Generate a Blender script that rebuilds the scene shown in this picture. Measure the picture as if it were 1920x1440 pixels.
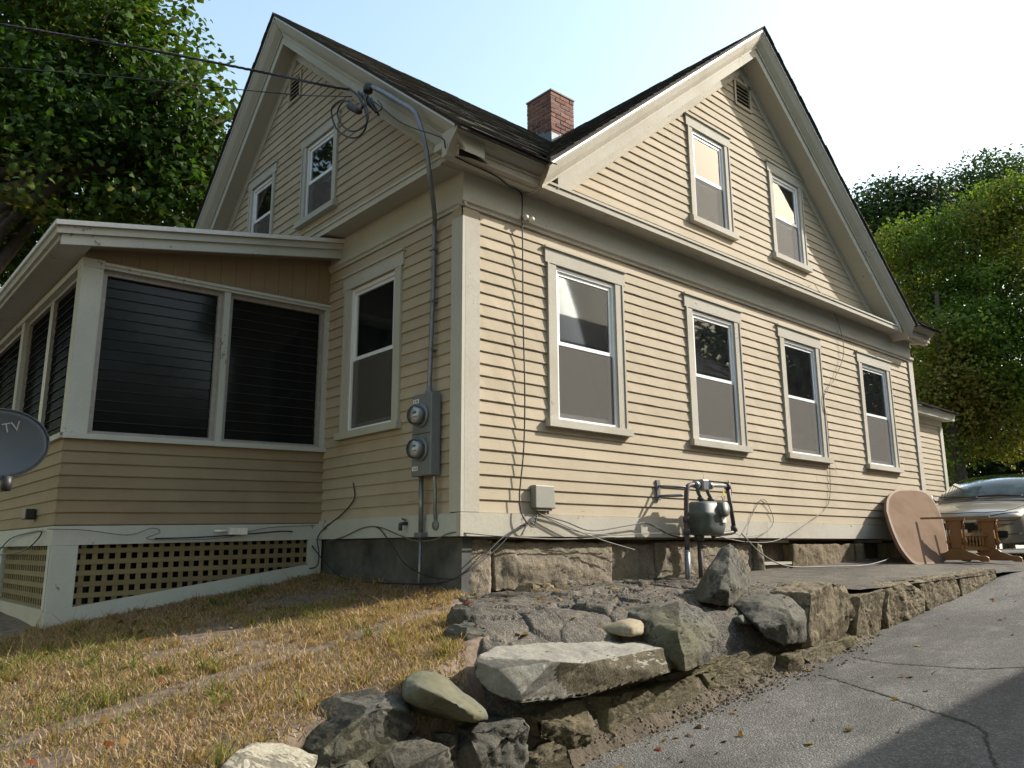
import bpy, bmesh, math, random
import numpy as np
from mathutils import Vector, Matrix, noise as mnoise

random.seed(7)
rng = np.random.default_rng(11)
scene = bpy.context.scene
for o in list(bpy.data.objects):
    bpy.data.objects.remove(o)
col = scene.collection

# ---------------------------------------------------------------- camera
CAM = Vector((-3.8975, -4.9842, -0.0892))
F_PX, YAW, PITCH, ROLL = 1488.6, math.radians(48.318), math.radians(11.639), math.radians(-0.3197)
fw = Vector((math.cos(YAW)*math.cos(PITCH), math.sin(YAW)*math.cos(PITCH), math.sin(PITCH)))
r0 = Vector((math.sin(YAW), -math.cos(YAW), 0)); u0 = r0.cross(fw)
rt = r0*math.cos(ROLL)+u0*math.sin(ROLL); up = -r0*math.sin(ROLL)+u0*math.cos(ROLL)
cd = bpy.data.cameras.new('camera'); cam = bpy.data.objects.new('camera', cd); col.objects.link(cam)
cd.sensor_width = 36; cd.lens = 36*F_PX/1920; cd.clip_start = 0.05; cd.clip_end = 2000
m3 = Matrix((rt, up, -fw)).transposed()
cam.matrix_world = Matrix.Translation(CAM) @ m3.to_4x4()
scene.camera = cam

# ---------------------------------------------------------------- sun, sky, exposure
LDIR = Vector((-2.0, 1.0, -1.48)).normalized()          # the way the sunlight travels
SUN_EL = math.asin(-LDIR.z); SUN_AZ = math.atan2(-LDIR.y, -LDIR.x)
world = bpy.data.worlds.new('World'); scene.world = world; world.use_nodes = True
wn = world.node_tree.nodes; wl = world.node_tree.links; wn.clear()
sky = wn.new('ShaderNodeTexSky'); sky.sky_type = 'NISHITA'; sky.sun_disc = False
sky.sun_elevation = SUN_EL; sky.sun_rotation = math.pi/2 - SUN_AZ
sky.altitude = 50; sky.air_density = 2.0; sky.dust_density = 2.2; sky.ozone_density = 1.0
bg = wn.new('ShaderNodeBackground'); bg.inputs[1].default_value = 0.15
wo = wn.new('ShaderNodeOutputWorld')
wl.new(sky.outputs[0], bg.inputs[0]); wl.new(bg.outputs[0], wo.inputs[0])
sd = bpy.data.lights.new('sun', 'SUN'); sd.energy = 4.0; sd.angle = math.radians(0.55); sd.color = (1.0, 0.95, 0.86)
so = bpy.data.objects.new('sun', sd); col.objects.link(so)
so.rotation_euler = LDIR.to_track_quat('-Z', 'Y').to_euler(); so.location = (20, -12, 20)
vs = scene.view_settings; vs.view_transform = 'Standard'; vs.look = 'None'; vs.gamma = 1.0
vs.use_curve_mapping = False; vs.exposure = 1.0
scene.cycles.max_bounces = 8; scene.cycles.transparent_max_bounces = 24
scene.cycles.use_denoising = True

# ---------------------------------------------------------------- helpers
def ray(px, py):
    return rt*((px-960)/F_PX) + up*(-(py-720)/F_PX) + fw
def at(px, py, ax, val):
    """the point of the world plane ax = val that stands at this place of the photograph"""
    d = ray(px, py); i = 'xyz'.index(ax); t = (val-CAM[i])/d[i]
    return CAM + d*t

WORLD = {}
def link(o, parent=None, w=None):
    col.objects.link(o)
    if parent is not None:
        o.parent = parent
        WORLD[o.name] = WORLD[parent.name]
    else:
        WORLD[o.name] = Vector(w) if w is not None else Vector((0, 0, 0))
    return o
def tag(o, label=None, cat=None, group=None, kind=None):
    if label: o['label'] = label
    if cat: o['category'] = cat
    if group: o['group'] = group
    if kind: o['kind'] = kind
    return o
def thing(name, loc, label, cat, group=None):
    o = bpy.data.objects.new(name, None); o.empty_display_size = 0.1
    link(o, None, loc); o.location = loc
    return tag(o, label, cat, group)

class MB:
    def __init__(s, f=None):
        s.v = []; s.f = []; s.fn = f or (lambda p: p); s.smooth = []
    def add(s, vs, fs, sm=False):
        n = len(s.v)
        s.v += [tuple(s.fn(p)) for p in vs]
        s.f += [tuple(i+n for i in q) for q in fs]
        s.smooth += [sm]*len(fs)
        return s
    def box(s, x0, x1, y0, y1, z0, z1):
        return s.add([(x0,y0,z0),(x1,y0,z0),(x1,y1,z0),(x0,y1,z0),(x0,y0,z1),(x1,y0,z1),(x1,y1,z1),(x0,y1,z1)],
              [(0,3,2,1),(4,5,6,7),(0,1,5,4),(1,2,6,5),(2,3,7,6),(3,0,4,7)])
    def prism(s, poly, a, b, ax='y'):
        """poly of 2-D points swept from a to b along ax"""
        n = len(poly)
        def P(p, t):
            return {'x': (t, p[0], p[1]), 'y': (p[0], t, p[1]), 'z': (p[0], p[1], t)}[ax]
        vs = [P(p, a) for p in poly] + [P(p, b) for p in poly]
        fs = [tuple(range(n))[::-1], tuple(range(n, 2*n))] + [(i, (i+1) % n, n+(i+1) % n, n+i) for i in range(n)]
        return s.add(vs, fs)
    def hexa(s, a, b):
        """two quads (4 points each) joined"""
        return s.add(list(a)+list(b), [(3,2,1,0),(4,5,6,7),(0,1,5,4),(1,2,6,5),(2,3,7,6),(3,0,4,7)])
    def tube(s, pts, r, n=8, caps=True):
        pts = [Vector(p) for p in pts]; k = len(pts)
        rr = r if isinstance(r, (list, tuple)) else [r]*k
        vs = []; prev = None
        for i, p in enumerate(pts):
            t = (pts[min(i+1, k-1)]-pts[max(i-1, 0)])
            t = t.normalized() if t.length > 1e-9 else Vector((0, 0, 1))
            if prev is None:
                a = t.orthogonal().normalized()
            else:
                a = prev - t*prev.dot(t)
                a = a.normalized() if a.length > 1e-6 else t.orthogonal().normalized()
            prev = a; b = t.cross(a)
            for j in range(n):
                th = 2*math.pi*j/n
                vs.append(p + (a*math.cos(th)+b*math.sin(th))*rr[i])
        fs = [(i*n+j, i*n+(j+1) % n, (i+1)*n+(j+1) % n, (i+1)*n+j) for i in range(k-1) for j in range(n)]
        if caps: fs += [tuple(range(n))[::-1], tuple((k-1)*n+j for j in range(n))]
        return s.add(vs, fs, True)
    def lathe(s, prof, c, n=24, ax='z'):
        """prof: (radius, height) pairs turned about ax through c"""
        vs = []
        for r, h in prof:
            for j in range(n):
                th = 2*math.pi*j/n; a, b = r*math.cos(th), r*math.sin(th)
                d = {'z': (a, b, h), 'x': (h, a, b), 'y': (a, h, b)}[ax]
                vs.append((c[0]+d[0], c[1]+d[1], c[2]+d[2]))
        k = len(prof)
        fs = [(i*n+j, i*n+(j+1) % n, (i+1)*n+(j+1) % n, (i+1)*n+j) for i in range(k-1) for j in range(n)]
        fs += [tuple(range(n))[::-1], tuple((k-1)*n+j for j in range(n))]
        return s.add(vs, fs, True)
    def build(s, name, m, parent=None, w=None, bevel=0.0, sub=0, recalc=True):
        me = bpy.data.meshes.new(name)
        off = WORLD[parent.name] if parent is not None else (Vector(w) if w is not None else Vector((0, 0, 0)))
        me.from_pydata([(p[0]-off[0], p[1]-off[1], p[2]-off[2]) for p in s.v], [], s.f)
        me.polygons.foreach_set('use_smooth', s.smooth)
        if recalc:
            bm = bmesh.new(); bm.from_mesh(me)
            bmesh.ops.recalc_face_normals(bm, faces=bm.faces); bm.to_mesh(me); bm.free()
        o = bpy.data.objects.new(name, me)
        if m is not None: me.materials.append(m)
        link(o, parent, w)
        if parent is None: o.location = off
        if bevel:
            b = o.modifiers.new('bevel', 'BEVEL'); b.width = bevel; b.segments = 2; b.limit_method = 'ANGLE'
        if sub:
            b = o.modifiers.new('sub', 'SUBSURF'); b.levels = sub; b.render_levels = sub
        return o

def spline(pts, n=8):
    pts = [Vector(p) for p in pts]
    if len(pts) < 3: return pts
    P = [pts[0]*2-pts[1]] + pts + [pts[-1]*2-pts[-2]]
    out = []
    for i in range(1, len(P)-2):
        a, b, c, d = P[i-1:i+3]
        for k in range(n):
            t = k/n
            out.append(0.5*((2*b)+(c-a)*t+(2*a-5*b+4*c-d)*t*t+(3*b-a-3*c+d)*t**3))
    out.append(pts[-1])
    return out

# ---------------------------------------------------------------- materials
def nmat(name):
    m = bpy.data.materials.new(name); m.use_nodes = True
    return m, m.node_tree.nodes, m.node_tree.links, m.node_tree.nodes['Principled BSDF']
def N(nodes, t, **kw):
    n = nodes.new(t)
    for k, v in kw.items():
        if k.startswith('i_'):
            key = k[2:]; n.inputs[int(key) if key.isdigit() else key].default_value = v
        else: setattr(n, k, v)
    return n
def mixc(nodes, links, fac, a, b, blend='MIX'):
    n = nodes.new('ShaderNodeMix'); n.data_type = 'RGBA'; n.blend_type = blend
    for inp, v in ((n.inputs['Factor'], fac), (n.inputs[6], a), (n.inputs[7], b)):
        if hasattr(v, 'is_linked'): links.new(v, inp)
        elif isinstance(v, (tuple, list)): inp.default_value = (*v[:3], 1)
        else: inp.default_value = v
    return n.outputs[2]
def ramp(nodes, links, src, stops):
    n = nodes.new('ShaderNodeValToRGB'); e = n.color_ramp.elements
    while len(e) < len(stops): e.new(0.5)
    for k, (p, c) in enumerate(stops):
        e[k].position = p; e[k].color = (c, c, c, 1) if not isinstance(c, (tuple, list)) else (*c[:3], 1)
    links.new(src, n.inputs[0]); return n.outputs[0]
def noise_tex(nodes, links, vec, scale, detail=4, rough=0.6, stretch=None):
    if stretch:
        mp = nodes.new('ShaderNodeMapping'); mp.inputs['Scale'].default_value = stretch
        links.new(vec, mp.inputs[0]); vec = mp.outputs[0]
    n = nodes.new('ShaderNodeTexNoise'); n.inputs['Scale'].default_value = scale
    n.inputs['Detail'].default_value = detail; n.inputs['Roughness'].default_value = rough
    links.new(vec, n.inputs['Vector']); return n.outputs[0]

def paint(name, c, dirt=(0.25, 0.21, 0.15), dirt_amt=0.25, vary=0.10, rough=0.55, peel=0.0, bump=0.15, hue=None, streak=(1, 1, 1)):
    rough = max(rough, 0.75)
    """painted wood: per-board tone, grime in patches, fine grain, flaked spots"""
    m, n, l, b = nmat(name)
    g = n.new('ShaderNodeNewGeometry'); oi = n.new('ShaderNodeObjectInfo')
    big = noise_tex(n, l, g.outputs[0], 1.7, 5, 0.65)
    fine = noise_tex(n, l, g.outputs[0], 45, 3, 0.6, streak)
    base = mixc(n, l, ramp(n, l, oi.outputs['Random'], [(0, 0.0), (1, 1.0)]), tuple(x*(1-vary) for x in c), tuple(min(1, x*(1+vary)) for x in (hue or c)))
    base = mixc(n, l, ramp(n, l, big, [(0.42, 0.0), (0.75, dirt_amt)]), base, dirt)
    base = mixc(n, l, ramp(n, l, fine, [(0.35, 0.0), (0.8, dirt_amt*0.55)]), base, dirt)
    if peel:
        pn = noise_tex(n, l, g.outputs[0], 22, 5, 0.65, streak)
        pn2 = noise_tex(n, l, g.outputs[0], 2.3, 2, 0.5)
        mul = n.new('ShaderNodeMath'); mul.operation = 'MULTIPLY'; l.new(pn, mul.inputs[0]); l.new(pn2, mul.inputs[1])
        pf = ramp(n, l, mul.outputs[0], [(0.475-peel, 0.0), (0.49-peel, 0.8)])
        base = mixc(n, l, pf, base, (0.16, 0.14, 0.11))
    l.new(base, b.inputs['Base Color']); b.inputs['Roughness'].default_value = rough; b.inputs['Specular IOR Level'].default_value = 0.12
    bp = n.new('ShaderNodeBump'); bp.inputs['Strength'].default_value = bump; bp.inputs['Distance'].default_value = 0.004
    l.new(fine, bp.inputs['Height']); l.new(bp.outputs[0], b.inputs['Normal'])
    return m

def simple(name, c, rough=0.5, metal=0.0, vary=0.15, scale=20, bump=0.1, dist=0.003, c2=None, detail=4):
    m, n, l, b = nmat(name)
    g = n.new('ShaderNodeNewGeometry')
    t = noise_tex(n, l, g.outputs[0], scale, detail, 0.65)
    f = ramp(n, l, t, [(0.3, 0.0), (0.72, 1.0)])
    l.new(mixc(n, l, f, tuple(x*(1-vary) for x in c), c2 or tuple(min(1, x*(1+vary)) for x in c)), b.inputs['Base Color'])
    b.inputs['Roughness'].default_value = rough; b.inputs['Metallic'].default_value = metal
    if bump:
        bp = n.new('ShaderNodeBump'); bp.inputs['Strength'].default_value = bump; bp.inputs['Distance'].default_value = dist
        l.new(t, bp.inputs['Height']); l.new(bp.outputs[0], b.inputs['Normal'])
    return m

def rock(name, c, c2, c3=None, scale=6.0, bump=0.8, streak=(1, 1, 1), lichen=0.0, dist=0.02):
    m, n, l, b = nmat(name)
    tc = n.new('ShaderNodeTexCoord'); v = tc.outputs['Object']
    a = noise_tex(n, l, v, scale, 8, 0.7, streak); f = noise_tex(n, l, v, scale*9, 6, 0.75)
    e = noise_tex(n, l, v, scale*0.35, 3, 0.5)
    cc = mixc(n, l, ramp(n, l, a, [(0.33, 0.0), (0.66, 1.0)]), c, c2)
    cc = mixc(n, l, ramp(n, l, f, [(0.38, 0.55), (0.62, 0.0)]), cc, c3 or tuple(x*0.4 for x in c))
    cc = mixc(n, l, ramp(n, l, f, [(0.6, 0.0), (0.75, 0.35)]), cc, tuple(min(1, x*1.5) for x in c2))
    if lichen:
        cc = mixc(n, l, ramp(n, l, e, [(0.5, 0.0), (0.62, lichen)]), cc, (0.13, 0.12, 0.045))
    l.new(cc, b.inputs['Base Color']); b.inputs['Roughness'].default_value = 0.9
    b.inputs['Specular IOR Level'].default_value = 0.25
    ad = n.new('ShaderNodeMath'); ad.operation = 'MULTIPLY_ADD'; l.new(f, ad.inputs[0]); ad.inputs[1].default_value = 0.45; l.new(a, ad.inputs[2])
    bp = n.new('ShaderNodeBump'); bp.inputs['Strength'].default_value = bump; bp.inputs['Distance'].default_value = dist
    l.new(ad.outputs[0], bp.inputs['Height']); l.new(bp.outputs[0], b.inputs['Normal'])
    return m

def glassy(name, tint=(0.9, 0.95, 0.95), body=0.0, bodycol=(0.05, 0.06, 0.06), rough=0.02, ior=1.75):
    """thin window glass: mirror by angle, clear (or a film of grime) behind"""
    m, n, l, b = nmat(name); n.remove(b)
    out = n['Material Output']
    tr = N(n, 'ShaderNodeBsdfTransparent'); tr.inputs[0].default_value = (*tint, 1)
    gl = N(n, 'ShaderNodeBsdfGlossy'); gl.inputs['Roughness'].default_value = rough; gl.inputs[0].default_value = (0.95, 0.97, 1, 1)
    df = N(n, 'ShaderNodeBsdfDiffuse'); df.inputs[0].default_value = (*bodycol, 1)
    g = n.new('ShaderNodeNewGeometry')
    dirt = ramp(n, l, noise_tex(n, l, g.outputs[0], 5, 4, 0.6), [(0.35, body*0.4), (0.7, body)])
    ms = n.new('ShaderNodeMixShader'); l.new(dirt, ms.inputs[0]); l.new(tr.outputs[0], ms.inputs[1]); l.new(df.outputs[0], ms.inputs[2])
    fr = n.new('ShaderNodeFresnel'); fr.inputs[0].default_value = ior
    m2 = n.new('ShaderNodeMixShader'); l.new(fr.outputs[0], m2.inputs[0]); l.new(ms.outputs[0], m2.inputs[1]); l.new(gl.outputs[0], m2.inputs[2])
    l.new(m2.outputs[0], out.inputs[0]); return m

def leafmat(name, trans=0.35, rough=0.65):
    m, n, l, b = nmat(name)
    a = N(n, 'ShaderNodeAttribute', attribute_name='col')
    l.new(a.outputs['Color'], b.inputs['Base Color']); b.inputs['Roughness'].default_value = rough
    b.inputs['Specular IOR Level'].default_value = 0.18
    t = n.new('ShaderNodeBsdfTranslucent')
    l.new(mixc(n, l, 1.0, a.outputs['Color'], (1.5, 1.6, 0.5), 'MULTIPLY'), t.inputs[0])
    ms = n.new('ShaderNodeMixShader'); ms.inputs[0].default_value = trans
    l.new(b.outputs[0], ms.inputs[1]); l.new(t.outputs[0], ms.inputs[2]); l.new(ms.outputs[0], n['Material Output'].inputs[0])
    return m

M = {}
M['clap'] = paint('painted_clapboard', (0.41, 0.352, 0.258), dirt=(0.25, 0.20, 0.135), dirt_amt=0.36, vary=0.075, peel=0.03, hue=(0.415, 0.35, 0.262), streak=(0.25, 0.25, 3))
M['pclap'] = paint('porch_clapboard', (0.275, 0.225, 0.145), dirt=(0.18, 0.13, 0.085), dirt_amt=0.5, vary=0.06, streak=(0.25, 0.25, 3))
M['trim'] = paint('cream_trim_paint', (0.455, 0.445, 0.385), dirt=(0.30, 0.28, 0.22), dirt_amt=0.30, vary=0.03, peel=0.04, streak=(1, 1, 1))
M['trimw'] = paint('weathered_trim_paint', (0.445, 0.42, 0.36), dirt=(0.26, 0.225, 0.165), dirt_amt=0.45, vary=0.05, peel=0.085, bump=0.4)
M['ptrim'] = paint('porch_white_paint', (0.46, 0.475, 0.44), dirt=(0.25, 0.25, 0.21), dirt_amt=0.3, vary=0.04, peel=0.09, bump=0.3)
M['ply'] = paint('grooved_plywood', (0.255, 0.20, 0.13), dirt=(0.17, 0.125, 0.08), dirt_amt=0.35, vary=0.05, streak=(3, 3, 0.3))
M['lat'] = paint('lattice_paint', (0.20, 0.165, 0.09), dirt=(0.10, 0.08, 0.05), dirt_amt=0.45, vary=0.12)
M['vinyl'] = simple('white_vinyl', (0.74, 0.76, 0.78), 0.35, vary=0.04, bump=0)
M['alu'] = simple('drip_edge_metal', (0.62, 0.62, 0.61), 0.4, 0.0, 0.08, bump=0)
M['glass'] = glassy('window_glass', (0.90, 0.925, 0.935), 0.08, (0.2, 0.22, 0.22), 0.02, 1.33)
def jalmat():
    m, n, l, b = nmat('jalousie_glass'); n.remove(b)
    tr = N(n, 'ShaderNodeBsdfTransparent'); tr.inputs[0].default_value = (.4, .43, .43, 1)
    df = N(n, 'ShaderNodeBsdfDiffuse'); df.inputs[0].default_value = (.016, .018, .018, 1)
    gl = N(n, 'ShaderNodeBsdfGlossy'); gl.inputs['Roughness'].default_value = .12
    a = n.new('ShaderNodeMixShader'); a.inputs[0].default_value = .5; l.new(tr.outputs[0], a.inputs[1]); l.new(df.outputs[0], a.inputs[2])
    c = n.new('ShaderNodeMixShader'); c.inputs[0].default_value = .018; l.new(a.outputs[0], c.inputs[1]); l.new(gl.outputs[0], c.inputs[2])
    l.new(c.outputs[0], n['Material Output'].inputs[0]); return m
M['jal'] = jalmat()
M['jedge'] = simple('jalousie_glass_edge', (0.03, 0.033, 0.033), 0.8, bump=0)
M['cglass'] = glassy('car_glass', (0.30, 0.38, 0.38), 1.0, (0.075, 0.10, 0.105), 0.06, 1.05)
M['blind'] = simple('blind_slat_white', (0.60, 0.64, 0.64), 0.6, vary=0.05, bump=0)
M['shade'] = simple('sky_glare_white', (0.80, 0.87, 0.93), 0.8, vary=0.03, bump=0)  # sky reflection put into the colour as a pale bluish white
M['room'] = simple('room_plaster', (0.33, 0.30, 0.26), 0.9, vary=0.1, bump=0)
M['mortar'] = simple('mortar', (0.24, 0.20, 0.175), 0.95, vary=0.2, scale=60)
M['flash'] = simple('lead_flashing', (0.17, 0.185, 0.20), 0.6, 0.3, 0.25, scale=14, bump=0.4, dist=0.01)
M['conc'] = simple('dark_parged_concrete', (0.060, 0.061, 0.060), 0.9, vary=0.5, scale=4, bump=0.5, dist=0.02, c2=(0.12, 0.12, 0.112), detail=8)
M['dirt'] = simple('bare_soil', (0.088, 0.068, 0.046), 0.95, vary=0.35, scale=25, bump=0.8, dist=0.02, detail=8)
M['elec'] = simple('grey_painted_steel', (0.17, 0.185, 0.195), 0.45, 0.1, 0.08, 12, 0.05)
M['elecw'] = simple('meter_dial_white', (0.7, 0.7, 0.68), 0.5, vary=0.05, bump=0)
M['galv'] = simple('galvanised_pipe', (0.20, 0.21, 0.23), 0.4, 0.55, 0.2, 15, 0.1)
M['gas'] = simple('gas_meter_grey_green', (0.085, 0.10, 0.092), 0.55, 0.1, 0.2, 18, 0.1)
M['rust'] = simple('dark_iron_pipe', (0.075, 0.062, 0.065), 0.6, 0.3, 0.3, 18, 0.2)
M['tele'] = simple('telephone_box_grey', (0.21, 0.205, 0.175), 0.55, 0, 0.06, 12, 0.05)
M['black'] = simple('black_cable_sheath', (0.016, 0.016, 0.017), 0.5, 0, 0.2, 30, 0)
M['gwire'] = simple('grey_wire_sheath', (0.13, 0.115, 0.095), 0.6, 0, 0.2, 30, 0)
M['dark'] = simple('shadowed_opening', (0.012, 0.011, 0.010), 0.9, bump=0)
M['porc'] = simple('white_porcelain', (0.75, 0.72, 0.65), 0.3, bump=0)
M['dish'] = simple('dish_grey_paint', (0.055, 0.07, 0.088), 0.5, 0.0, 0.05, 8, 0.02)
M['letter'] = simple('printed_lettering_light', (0.30, 0.32, 0.35), 0.5, bump=0)
M['bark'] = simple('tree_bark', (0.055, 0.044, 0.033), 0.95, vary=0.4, scale=9, bump=0.8, dist=0.03)
M['leaf'] = leafmat('maple_leaf'); M['needle'] = leafmat('dark_leaf', 0.15)
M['grass'] = leafmat('dry_grass', 0.3, 0.7)

def shingle_mat():
    m, n, l, b = nmat('asphalt_shingle')
    a = N(n, 'ShaderNodeAttribute', attribute_name='col'); g = n.new('ShaderNodeNewGeometry')
    f = noise_tex(n, l, g.outputs[0], 90, 4, 0.7)
    l.new(mixc(n, l, ramp(n, l, f, [(0.35, 0.5), (0.7, 0.0)]), a.outputs['Color'], (0.02, 0.018, 0.015)), b.inputs['Base Color'])
    b.inputs['Roughness'].default_value = 0.92; b.inputs['Specular IOR Level'].default_value = 0.2
    bp = n.new('ShaderNodeBump'); bp.inputs['Strength'].default_value = 0.6; bp.inputs['Distance'].default_value = 0.004
    l.new(f, bp.inputs['Height']); l.new(bp.outputs[0], b.inputs['Normal']); return m
M['shingle'] = shingle_mat()
M['rooff'] = simple('roof_underlay_dark', (0.035, 0.032, 0.03), 0.95, vary=0.3, scale=30)

def brick_mat():
    m, n, l, b = nmat('red_brick')
    oi = n.new('ShaderNodeObjectInfo'); g = n.new('ShaderNodeNewGeometry')
    f = noise_tex(n, l, g.outputs[0], 40, 6, 0.7)
    c = ramp(n, l, oi.outputs['Random'], [(0, (0.085, 0.03, 0.023)), (0.5, (0.15, 0.052, 0.037)), (1, (0.20, 0.08, 0.052))])
    l.new(mixc(n, l, ramp(n, l, f, [(0.4, 0.0), (0.75, 0.5)]), c, (0.30, 0.20, 0.16)), b.inputs['Base Color'])
    b.inputs['Roughness'].default_value = 0.92
    bp = n.new('ShaderNodeBump'); bp.inputs['Strength'].default_value = 0.7; bp.inputs['Distance'].default_value = 0.006
    l.new(f, bp.inputs['Height']); l.new(bp.outputs[0], b.inputs['Normal']); return m
M['brick'] = brick_mat()

def asphalt_mat(name, dark, light, grit=0.5, patch=(0.2, 0.17, 0.13), patch_amt=0.0):
    m, n, l, b = nmat(name)
    g = n.new('ShaderNodeNewGeometry'); v = g.outputs[0]
    big = noise_tex(n, l, v, 0.9, 5, 0.6); mid = noise_tex(n, l, v, 9, 6, 0.7); fine = noise_tex(n, l, v, 75, 3, 0.7)
    vo = n.new('ShaderNodeTexVoronoi'); vo.inputs['Scale'].default_value = 95; l.new(v, vo.inputs['Vector'])
    c = mixc(n, l, ramp(n, l, big, [(0.35, 0.0), (0.65, 1.0)]), dark, light)
    c = mixc(n, l, ramp(n, l, mid, [(0.35, 0.45), (0.6, 0.0)]), c, tuple(x*0.6 for x in dark))
    c = mixc(n, l, ramp(n, l, vo.outputs['Color'], [(0.55, 0.0), (0.95, grit)]), c, tuple(min(1, x*2.6) for x in light))
    st = noise_tex(n, l, v, 0.55, 6, 0.62, (1, 2.2, 1)); c = mixc(n, l, ramp(n, l, st, [(0.46, 0.0), (0.56, 0.55)]), c, tuple(x*0.55 for x in dark))
    st2 = noise_tex(n, l, v, 2.6, 6, 0.7); c = mixc(n, l, ramp(n, l, st2, [(0.56, 0.0), (0.66, 0.45)]), c, tuple(min(1, x*1.35) for x in light))
    if patch_amt: c = mixc(n, l, ramp(n, l, mid, [(0.5, 0.0), (0.7, patch_amt)]), c, patch)
    l.new(c, b.inputs['Base Color']); b.inputs['Roughness'].default_value = 0.85
    b.inputs['Specular IOR Level'].default_value = 0.3
    ad = n.new('ShaderNodeMath'); ad.operation = 'MULTIPLY_ADD'; l.new(vo.outputs['Distance'], ad.inputs[0]); ad.inputs[1].default_value = -0.9; l.new(fine, ad.inputs[2])
    bp = n.new('ShaderNodeBump'); bp.inputs['Strength'].default_value = 0.75; bp.inputs['Distance'].default_value = 0.008
    l.new(ad.outputs[0], bp.inputs['Height']); l.new(bp.outputs[0], b.inputs['Normal']); return m
M['asph'] = asphalt_mat('driveway_asphalt', (0.085, 0.08, 0.072), (0.125, 0.118, 0.106), 0.5)
M['asph2'] = asphalt_mat('old_broken_asphalt', (0.055, 0.048, 0.040), (0.11, 0.097, 0.078), 0.5, (0.16, 0.13, 0.085), 0.45)
M['crack'] = simple('crack_filler_dark', (0.03, 0.028, 0.025), 0.95, vary=0.3, bump=0.2)
M['soil'] = simple('lawn_soil', (0.11, 0.076, 0.05), 0.95, vary=0.4, scale=16, bump=0.8, dist=0.02, c2=(0.22, 0.16, 0.112), detail=8)
M['granite'] = rock('granite_block', (0.185, 0.155, 0.115), (0.30, 0.255, 0.19), (0.055, 0.045, 0.033), 7, 1.0, (1.3, 1.3, 0.7))
M['granite2'] = rock('rusty_granite', (0.165, 0.125, 0.075), (0.255, 0.205, 0.135), (0.06, 0.045, 0.025), 7, 0.9, (1.8, 1.8, 0.5))
M['slab'] = rock('pale_granite_slab', (0.19, 0.18, 0.155), (0.30, 0.285, 0.245), (0.14, 0.125, 0.095), 4, 0.7)
M['kerb'] = rock('split_granite', (0.167, 0.133, 0.081), (0.267, 0.223, 0.149), (0.056, 0.043, 0.028), 5, 1.0, (2.2, 2.2, 0.4))
M['grey'] = rock('grey_fieldstone', (0.081, 0.077, 0.065), (0.143, 0.133, 0.108), (0.031, 0.028, 0.022), 5, 0.8, lichen=0.3)
M['mossy'] = rock('mossy_ledge_stone', (0.105, 0.085, 0.052), (0.19, 0.16, 0.10), (0.035, 0.03, 0.018), 6, 1.0, (0.6, 0.6, 2.0), lichen=0.3)
M['round'] = rock('smooth_fieldstone', (0.087, 0.087, 0.068), (0.136, 0.133, 0.102), (0.050, 0.046, 0.034), 3, 0.3, lichen=0.4)
M['cream'] = rock('pale_cream_stone', (0.30, 0.27, 0.20), (0.42, 0.39, 0.31), (0.13, 0.11, 0.075), 6, 0.8)
M['cobble'] = rock('tan_cobble', (0.223, 0.186, 0.124), (0.298, 0.260, 0.186), (0.155, 0.124, 0.074), 5, 0.25)
M['orange'] = rock('rust_orange_stone', (0.211, 0.118, 0.046), (0.285, 0.174, 0.081), None, 5, 0.6)

M['meterglass'] = glassy('meter_glass', (0.82, 0.82, 0.84), 0.10, (0.4, 0.4, 0.4))
M['ytag'] = simple('yellow_tag', (0.6, 0.45, 0.06), 0.5, bump=0)
def woodmat(name, c, c2, sc=6, st=(1, 1, 8), rough=0.45, spec=0.4):
    m, n, l, b = nmat(name); tc = n.new('ShaderNodeTexCoord')
    t = noise_tex(n, l, tc.outputs['Object'], sc, 5, 0.6, st); t2 = noise_tex(n, l, tc.outputs['Object'], 2.0, 3, 0.5)
    cc = mixc(n, l, ramp(n, l, t, [(.3, 0.), (.7, 1.)]), c, c2); cc = mixc(n, l, ramp(n, l, t2, [(.45, 0.), (.7, .5)]), cc, tuple(x*.75 for x in c))
    l.new(cc, b.inputs['Base Color']); b.inputs['Roughness'].default_value = rough; b.inputs['Specular IOR Level'].default_value = spec; return m
M['oak'] = woodmat('stained_oak', (0.17, 0.072, 0.022), (0.235, 0.11, 0.038), 9, (1, 1, .25), .35)
M['oakd'] = woodmat('oak_rail', (0.17, 0.10, 0.055), (0.25, 0.16, 0.09), 9, (.3, .3, 1))
M['oaky'] = woodmat('golden_oak', (0.25, 0.13, 0.04), (0.32, 0.19, 0.07), 9, (.3, .3, 1))
M['tunder'] = woodmat('table_underside_board', (0.155, 0.105, 0.072), (0.19, 0.135, 0.098), 4, (.6, 3, .6), 1.0, 0.03)
M['tedge'] = woodmat('table_edge_band', (0.14, 0.085, 0.058), (0.20, 0.13, 0.09), 6, (1, 1, 1), .7, .15)
M['ply2'] = paint('porch_soffit_paint', (0.30, 0.26, 0.18), dirt=(0.19, 0.15, 0.10), dirt_amt=0.35)
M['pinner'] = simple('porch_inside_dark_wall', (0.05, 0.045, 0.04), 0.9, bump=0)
M['nbw'] = simple('neighbour_grey_siding', (0.12, 0.115, 0.11), 0.7, bump=0)
M['bgw'] = simple('background_pale_siding', (0.55, 0.56, 0.56), 0.7, bump=0)
def carpaint():
    m, n, l, b = nmat('champagne_car_paint'); b.inputs['Base Color'].default_value = (0.30, 0.268, 0.21, 1); b.inputs['Metallic'].default_value = 0.55
    b.inputs['Roughness'].default_value = 0.34; b.inputs['Coat Weight'].default_value = 0.6; b.inputs['Coat Roughness'].default_value = 0.05; return m
M['carp'] = carpaint()
M['tyre'] = simple('tyre_rubber', (0.02, 0.02, 0.022), 0.85, bump=0)
M['chrome'] = simple('bright_metal', (0.6, 0.6, 0.62), 0.2, 0.9, 0.05, bump=0)
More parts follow.
